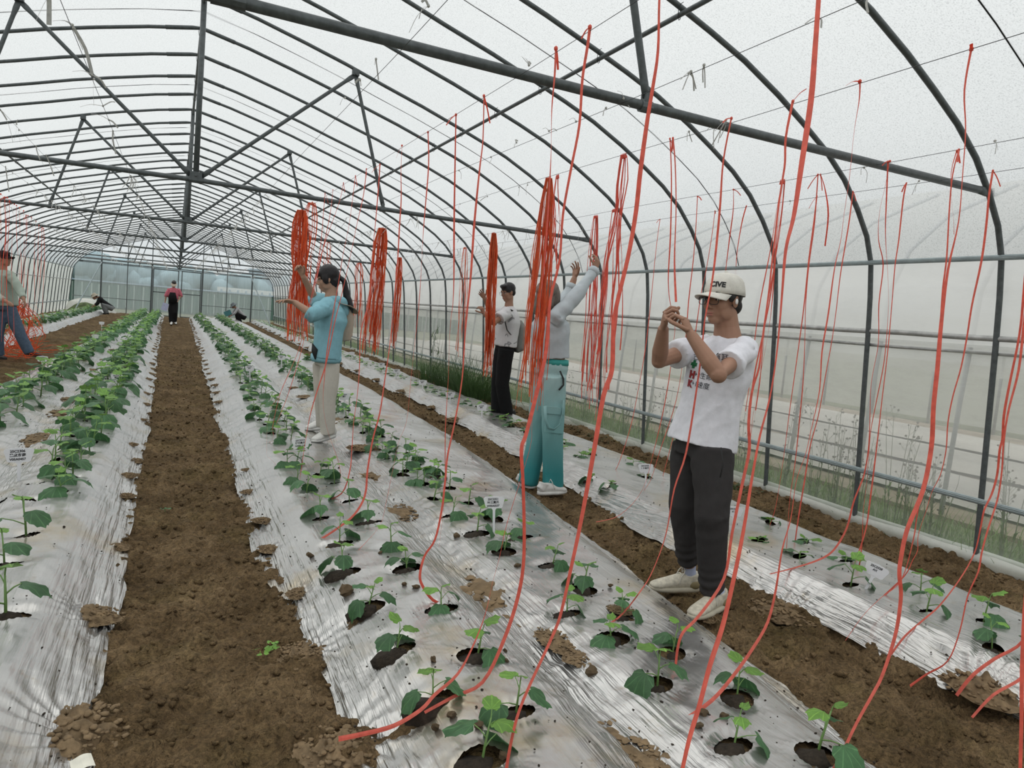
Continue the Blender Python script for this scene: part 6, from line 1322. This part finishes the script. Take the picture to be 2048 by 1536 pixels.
# ---- two crouching people far back
def croucher(lab, base, dirx, top, legs, hairf, hatmat, hatlab, s=1.0, bend=.5):
    b = Vector(base); d = V3(dirx, -.15, 0).normalized(); l = V3(0, 0, 1).cross(d); U = V3(0, 0, 1)
    J = dict(pelvis=b-d*.22+U*.30, hem=b-d*.20+U*.30, chest=b+d*(.05+bend*.2)+U*.60, neck=b+d*(.18+bend*.2)+U*.78, head=b+d*(.30+bend*.25)+U*(.88-bend*.12), waist=b-d*.18+U*.34,
             sha=b+d*(.14+bend*.2)+l*.17+U*.70, ela=b+d*(.30+bend*.1)+l*.20+U*.48, wra=b+d*(.46+bend*.1)+l*.10+U*.34, shb=b+d*(.14+bend*.2)-l*.17+U*.70, elb=b+d*(.30+bend*.1)-l*.20+U*.48, wrb=b+d*(.46+bend*.1)-l*.10+U*.36,
             hpa=b-d*.20+l*.09+U*.28, kna=b+d*.20+l*.15+U*.46, ana=b+d*.02+l*.12+U*.08, hpb=b-d*.20-l*.09+U*.28, knb=b+d*.20-l*.15+U*.44, anb=b+d*.02-l*.12+U*.08)
    r, hf, _, _, _, _ = figure(lab, d*.6+U*.0+V3(0, 0, .0), d+V3(0, 0, -.6), J, dict(top=top, legs=legs), b, vox=.022, low=True, hair=hairf, hs=1.1, sleeve=(1.6, 1.6), sw=.20, hipw=.17, sleever=(.08, .07, .06), trw=(.12, .11, .10, .10, .09), HU=tuple(d*.5+U))
    shoes(r, [(b-d*.06+l*.12, b+d*.20+l*.12, J['ana']), (b-d*.06-l*.12, b+d*.20-l*.12, J['anb'])], DSH, DSH); 
    P, M, S = hf; h = empty('sun_hat', P(0, 0, .06), hatlab, 'hat'); o_ = h.location; bm = bmesh.new(); rows = []
    for rr, z in ((.19, .02), (.12, .05), (.098, .06), (.09, .12), (.05, .145), (.005, .15)): rows.append([bm.verts.new(P(rr*math.cos(a)-.01, rr*math.sin(a), z-.01*math.cos(a))-o_) for a in np.linspace(0, 6.283, 18, endpoint=False)])
    for i in range(5):
        for k in range(18): bm.faces.new((rows[i][k], rows[i][(k+1) % 18], rows[i+1][(k+1) % 18], rows[i+1][k]))
    o = obj('crown', bm, hatmat, h, True); o.modifiers.new('t', 'SOLIDIFY').thickness = .008
    return r, J
croucher('person in black vest and cap crouching over the far left seedlings', on_z(214, 629, 0), -1, BLT, cloth('grey trousers', (.20, .21, .21)), short_hair(), cloth('beige cap', (.45, .40, .32)), 'beige brimmed hat on the crouching person at left', bend=.9)
r, Jc = croucher('person with grey sun hat and grey shirt crouching beside the right bed', on_z(480, 646, 0), -1, cloth('grey shirt', (.42, .42, .43)), BLT, short_hair(), cloth('grey hat', (.16, .18, .19)), 'grey sun hat on the crouching person at right', bend=.3)
cb = empty('clipboard', Jc['wra']+V3(-.15, 0, .12), 'teal clipboard held by the crouching person at right', 'clipboard'); bm = bmesh.new(); box(bm, (0, 0, 0), (.34, .02, .26), Matrix.Rotation(-.5, 3, 'Y')); obj('board', bm, plain('teal board', (.07, .22, .23)), cb); bm = bmesh.new(); box(bm, (-.02, -.014, .12), (.10, .015, .03), Matrix.Rotation(-.5, 3, 'Y')); obj('clip', bm, STEEL, cb)
# ================================================================ WEEDS, GRASS, SMALL THINGS
GRASS = leaf_mat('wall grass', (.030, .062, .020), rough=.6); GRASSO = leaf_mat('outside grass', (.075, .125, .04), rough=.7); WEED = plain('weed stalk', (.16, .19, .10), rough=.8, var=.3); BUD = plain('dry seed head', (.10, .085, .06), rough=.9, var=.3)
def blade(bm, p, d, h, w, r):
    s = V3(-d.y, d.x, 0); s = s.normalized() if s.length > .01 else V3(1, 0, 0); prev = None
    for k in range(5):
        f = k/4; q = p+V3(0, 0, h*(f-.28*f*f*r))+d*(h*.55*f*f*r+h*.12*f); ww = w*(1-f*.85); row = (bm.verts.new(q-s*ww), bm.verts.new(q+s*ww))
        if prev: bm.faces.new((prev[0], prev[1], row[1], row[0]))
        prev = row
def clump(p, n, h, rad, lab, mat=GRASS, w=.006, grp='grass clumps along the right wall'):
    bm = bmesh.new()
    for k in range(n):
        a = R.uniform(0, 6.28); rr = rad*math.sqrt(R.random()); q = V3(rr*math.cos(a)*.6, rr*math.sin(a), 0); b_ = a+R.uniform(-.8, .8); blade(bm, q, V3(math.cos(b_), math.sin(b_), 0), h*R.uniform(.4, 1.05), w*R.uniform(.6, 1.3), R.uniform(.3, 1.1))
    o = obj('grass_clump', bm, mat, None, True); o.location = p; tag(o, lab, 'grass', grp); return o
for x, y, n, h, rad, lab in ((4.52, 11.2, 560, .85, .60, 'biggest dark green grass clump inside the right wall'), (4.55, 12.5, 320, .70, .5, 'dark grass clump just beyond the biggest one'), (4.58, 13.7, 180, .75, .4, 'tall thin grass clump farthest along the right wall'),
                             (4.62, 10.1, 60, .25, .2, 'small grass tuft right of the biggest clump'), (4.66, 8.9, 26, .26, .10, 'few grass blades behind the student in black trousers'), (4.64, 5.0, 18, .16, .06, 'little weed tuft by the wall base right of the capped man')):
    clump((x, y, .04), n, h, rad, lab)
bm = bmesh.new()
for k in range(5): a = V3(0, R.uniform(-.3, .3), 0); tube(bm, [a, a+V3(-.02, .0, .5), a+V3(-.04, R.uniform(-.2, .2), .85+R.uniform(0, .25))], [.004, .003, .0015], 4)
for k in range(12): p = V3(-.03, R.uniform(-.3, .3), R.uniform(.5, 1.0)); blade(bm, p, V3(R.uniform(-1, .2), R.uniform(-1, 1), 0).normalized(), .22, .009, 1.0)
o = obj('reed_stalk', bm, GRASS, None); o.location = (4.62, 13.4, .05); tag(o, 'tall reed stalks rising from the grass at the right wall', 'grass')
bm = bmesh.new()
for k in range(16000):
    y = 1.5+R.random()**1.3*36; x = 4.98+R.random()**1.5*1.3; a = R.uniform(0, 6.28); blade(bm, V3(x, y, -.12), V3(math.cos(a), math.sin(a), 0), R.uniform(.08, .34)*(1.5 if 9 < y < 16 else 1), .006, R.uniform(.2, 1))
tag(obj('outside_grass', bm, GRASSO), 'strip of grass growing outside against the right wall', 'grass', kind='stuff')
def weed(p, h, n, lab, buds=True, sp=.16):
    t = empty('wild_weed', p, lab, 'weed', 'wild flower stalks outside the right wall'); bs = bmesh.new(); bb = bmesh.new(); bl = bmesh.new(); uv = bl.loops.layers.uv.verify()
    for k in range(n):
        a = R.uniform(0, 6.28); l = R.uniform(.2, 1)*sp; hh = h*R.uniform(.65, 1.0); b0 = V3(math.cos(a)*.03, math.sin(a)*.03, 0); m_ = V3(math.cos(a)*l*.5, math.sin(a)*l*.5, hh*.5); e_ = V3(math.cos(a)*l, math.sin(a)*l, hh)
        tube(bs, [b0, m_, e_], [.0045, .0035, .002], 4, caps=False)
        for j in range(R.randint(4, 8)):
            f = R.uniform(.45, 1); q = lerpv(m_, e_, (f-.45)/.55); a2 = R.uniform(0, 6.28); d = V3(math.cos(a2)*.05, math.sin(a2)*.05, R.uniform(.04, .10)); tube(bs, [q, q+d*.6, q+d], .0014, 3, caps=False)
            if buds: ball(bb, q+d, R.uniform(.006, .011), sub=1)
        for j in range(7):
            f = R.uniform(.02, .6); q = lerpv(b0, m_, f*1.6) if f < .6 else m_; a2 = R.uniform(0, 6.28); blade(bl, q, V3(math.cos(a2), math.sin(a2), 0), R.uniform(.06, .13), .008, 1.3)
    obj('stalks', bs, WEED, t); obj('leaves', bl, GRASSO, t)
    if buds: obj('seed_heads', bb, BUD, t)
for px_, h, n, lab in ((1575, .95, 3, 'wild stalk outside the film just right of the capped man'), (1640, .75, 3, 'wild stalk between the capped man and the first wall post'), (1690, .80, 6, 'dense wild stalks left of the third nearest wall post'), (1722, .75, 6, 'dense wild stalks touching the third nearest wall post'), (1790, 1.15, 3, 'tallest wild stalk outside, between two near wall posts'),
                       (1840, .62, 5, 'low wild stalks between the two nearest wall posts'), (1885, .55, 4, 'low wild stalks left of the nearest wall post'), (2030, .85, 4, 'wild stalk outside the film by the right edge'), (1480, .60, 3, 'wild stalk showing behind the waist of the capped man'),
                       (1330, .65, 5, 'bushy wild stalks left of the raised elbows of the man'), (1285, .75, 6, 'bushy wild stalks behind the fourth wall post'), (1240, .7, 5, 'bushy wild stalks right of the grey haired woman'), (1170, .7, 5, 'wild stalks behind the red strands by the woman'), (1375, .6, 4, 'wild stalks under the raised elbows of the man'), (1130, .6, 4, 'wild stalks beside the trousers of the woman')):
    v = on_x(px_, 900, 5.12); weed((5.12+R.uniform(-.05, .1), v.y, -.12), h+.25, n+2, lab, sp=.20)
# low weeds on the inner wall strip and in the path
bm = bmesh.new(); uv = bm.loops.layers.uv.verify()
for k in range(900):
    y = 1.6+R.random()*9; x = 4.78-abs(R.gauss(0, .08)); 
    if fbm(np.array([y*1.7]), np.array([3.0]), 3)[0] < .0 : continue
    add_leaf(bm, V3(x, y, float(soil_z(np.array([x]), np.array([y]))[0])+R.uniform(.0, .03)), V3(R.uniform(-1, 1), R.uniform(-1, 1), .3), R.uniform(.012, .03), .2, nth_=6, rings=1)
tag(obj('low_weeds', bm, GRASS), 'low green weeds along the foot of the right wall', 'weeds', kind='stuff')
for i, (a, b, n) in enumerate(((330, 1018, 6), (545, 1295, 9), (520, 1312, 7), (943, 770, 8), (545, 1290, 5))):
    v = on_z(a, b, .01); bm = bmesh.new()
    for k in range(n): c = V3(R.uniform(-.03, .03), R.uniform(-.03, .03), .012); d = V3(R.uniform(-1, 1), R.uniform(-1, 1), .4); add_leaf(bm, c, d, R.uniform(.012, .02), .2, nth_=8, rings=1)
    tube(bm, [(0, 0, -.01), (0, 0, .014)], .0015, 4)
    o = obj('tiny_weed', bm, YOUNG if i else LEAF, None); o.location = (v.x, v.y, float(soil_z(np.array([v.x]), np.array([v.y]))[0])+.004); tag(o, '%s tiny green weed from the far end of the dirt paths' % nth([3, 2, 1, 5, 4][i] if i < 5 else 1), 'weed', 'tiny weeds in the dirt paths')
v = on_z(155, 1532, .03); t = empty('paper_scrap', (v.x, v.y, .035), 'torn white paper scrap at the bottom left corner of the path', 'paper', rz=.3); bm = bmesh.new(); bmesh.ops.create_grid(bm, x_segments=8, y_segments=5, size=1)
for q in bm.verts: q.co = V3(q.co.x*.040, q.co.y*.028, .006*math.sin(q.co.x*3)+.004*q.co.y)
o = obj('sheet', bm, plain('off white paper', (.72, .70, .60)), t); o.modifiers.new('t', 'SOLIDIFY').thickness = .0008
v = on_z(622, 732, .03); t = empty('plant_pot', (v.x, v.y, .0), 'low black tray of seedlings standing in the path behind the girl in blue', 'tray'); bm = bmesh.new(); tube(bm, [(0, 0, .0), (0, 0, .11)], [.15, .20], 20, caps=True); obj('tray', bm, DSH, t, True)
for k in range(4): o = obj('seedling', VM[k], None, t); o.location = (R.uniform(-.1, .1), R.uniform(-.1, .1), .10); o.scale = (1.2,)*3
# curled yellowish ring round one seedling, white string snips
for i, (a, b) in enumerate(((1296, 1145), (1303, 1149))): pass
# pale folded film along the foot of the right wall
FOOT = film_mat('folded film foot', (.80, .80, .74), .12, gloss=.10, rough=.3, speck=.2, streak=(6, (1, .4, 1)), transl=.5)
ys = np.arange(.6, YB, .10); prof_ft = [(-.01, .115), (-.030, .10), (-.055, .07), (-.06, .03), (-.03, -.02)]; yy, kk = np.meshgrid(ys, np.arange(5), indexing='ij'); px_a = np.array([p[0] for p in prof_ft]); pz_a = np.array([p[1] for p in prof_ft])
V = np.stack([XC+4.85+px_a[kk]*(1+.5*fbm(yy*1.3, kk*.5, 3)), yy, pz_a[kk]+.02+.02*fbm(yy*1.1, yy*0, 3)], -1).reshape(-1, 3)
o = obj('trim_1', np_grid_mesh('trim_1', V, 5, len(ys)), FOOT); tag(o, kind='structure')

# crumpled white film heaped over dug soil in the far left corner
v = on_z(172, 622, 0); t = empty('film_heap', (v.x, v.y, 0), 'white plastic film draped over a green mound in the far left corner', 'plastic film')
def mound(rx, ry, h, seed, y0=0):
    xs = np.linspace(-1, 1, 26); yy, xx = np.meshgrid(xs, xs, indexing='ij'); rr = np.sqrt(xx**2+yy**2); z = h*np.clip(1-rr**2, -.05, 1)**.7 if False else h*np.maximum(0, 1-rr**2)+.05*fbm(xx*4+seed, yy*4, 3)*(rr < 1)
    return np.stack([xx*rx, yy*ry+y0, z], -1).reshape(-1, 3)
obj('film', np_grid_mesh('film', mound(1.3, .9, .62, 1, .5), 26, 26), FOOT, t); obj('green_mound', np_grid_mesh('green_mound', mound(.75, .6, .42, 4, -.35), 26, 26), plain('green mound', (.10, .13, .055), rough=.9, var=.5, scale=8), t)
bpy.context.view_layer.update()
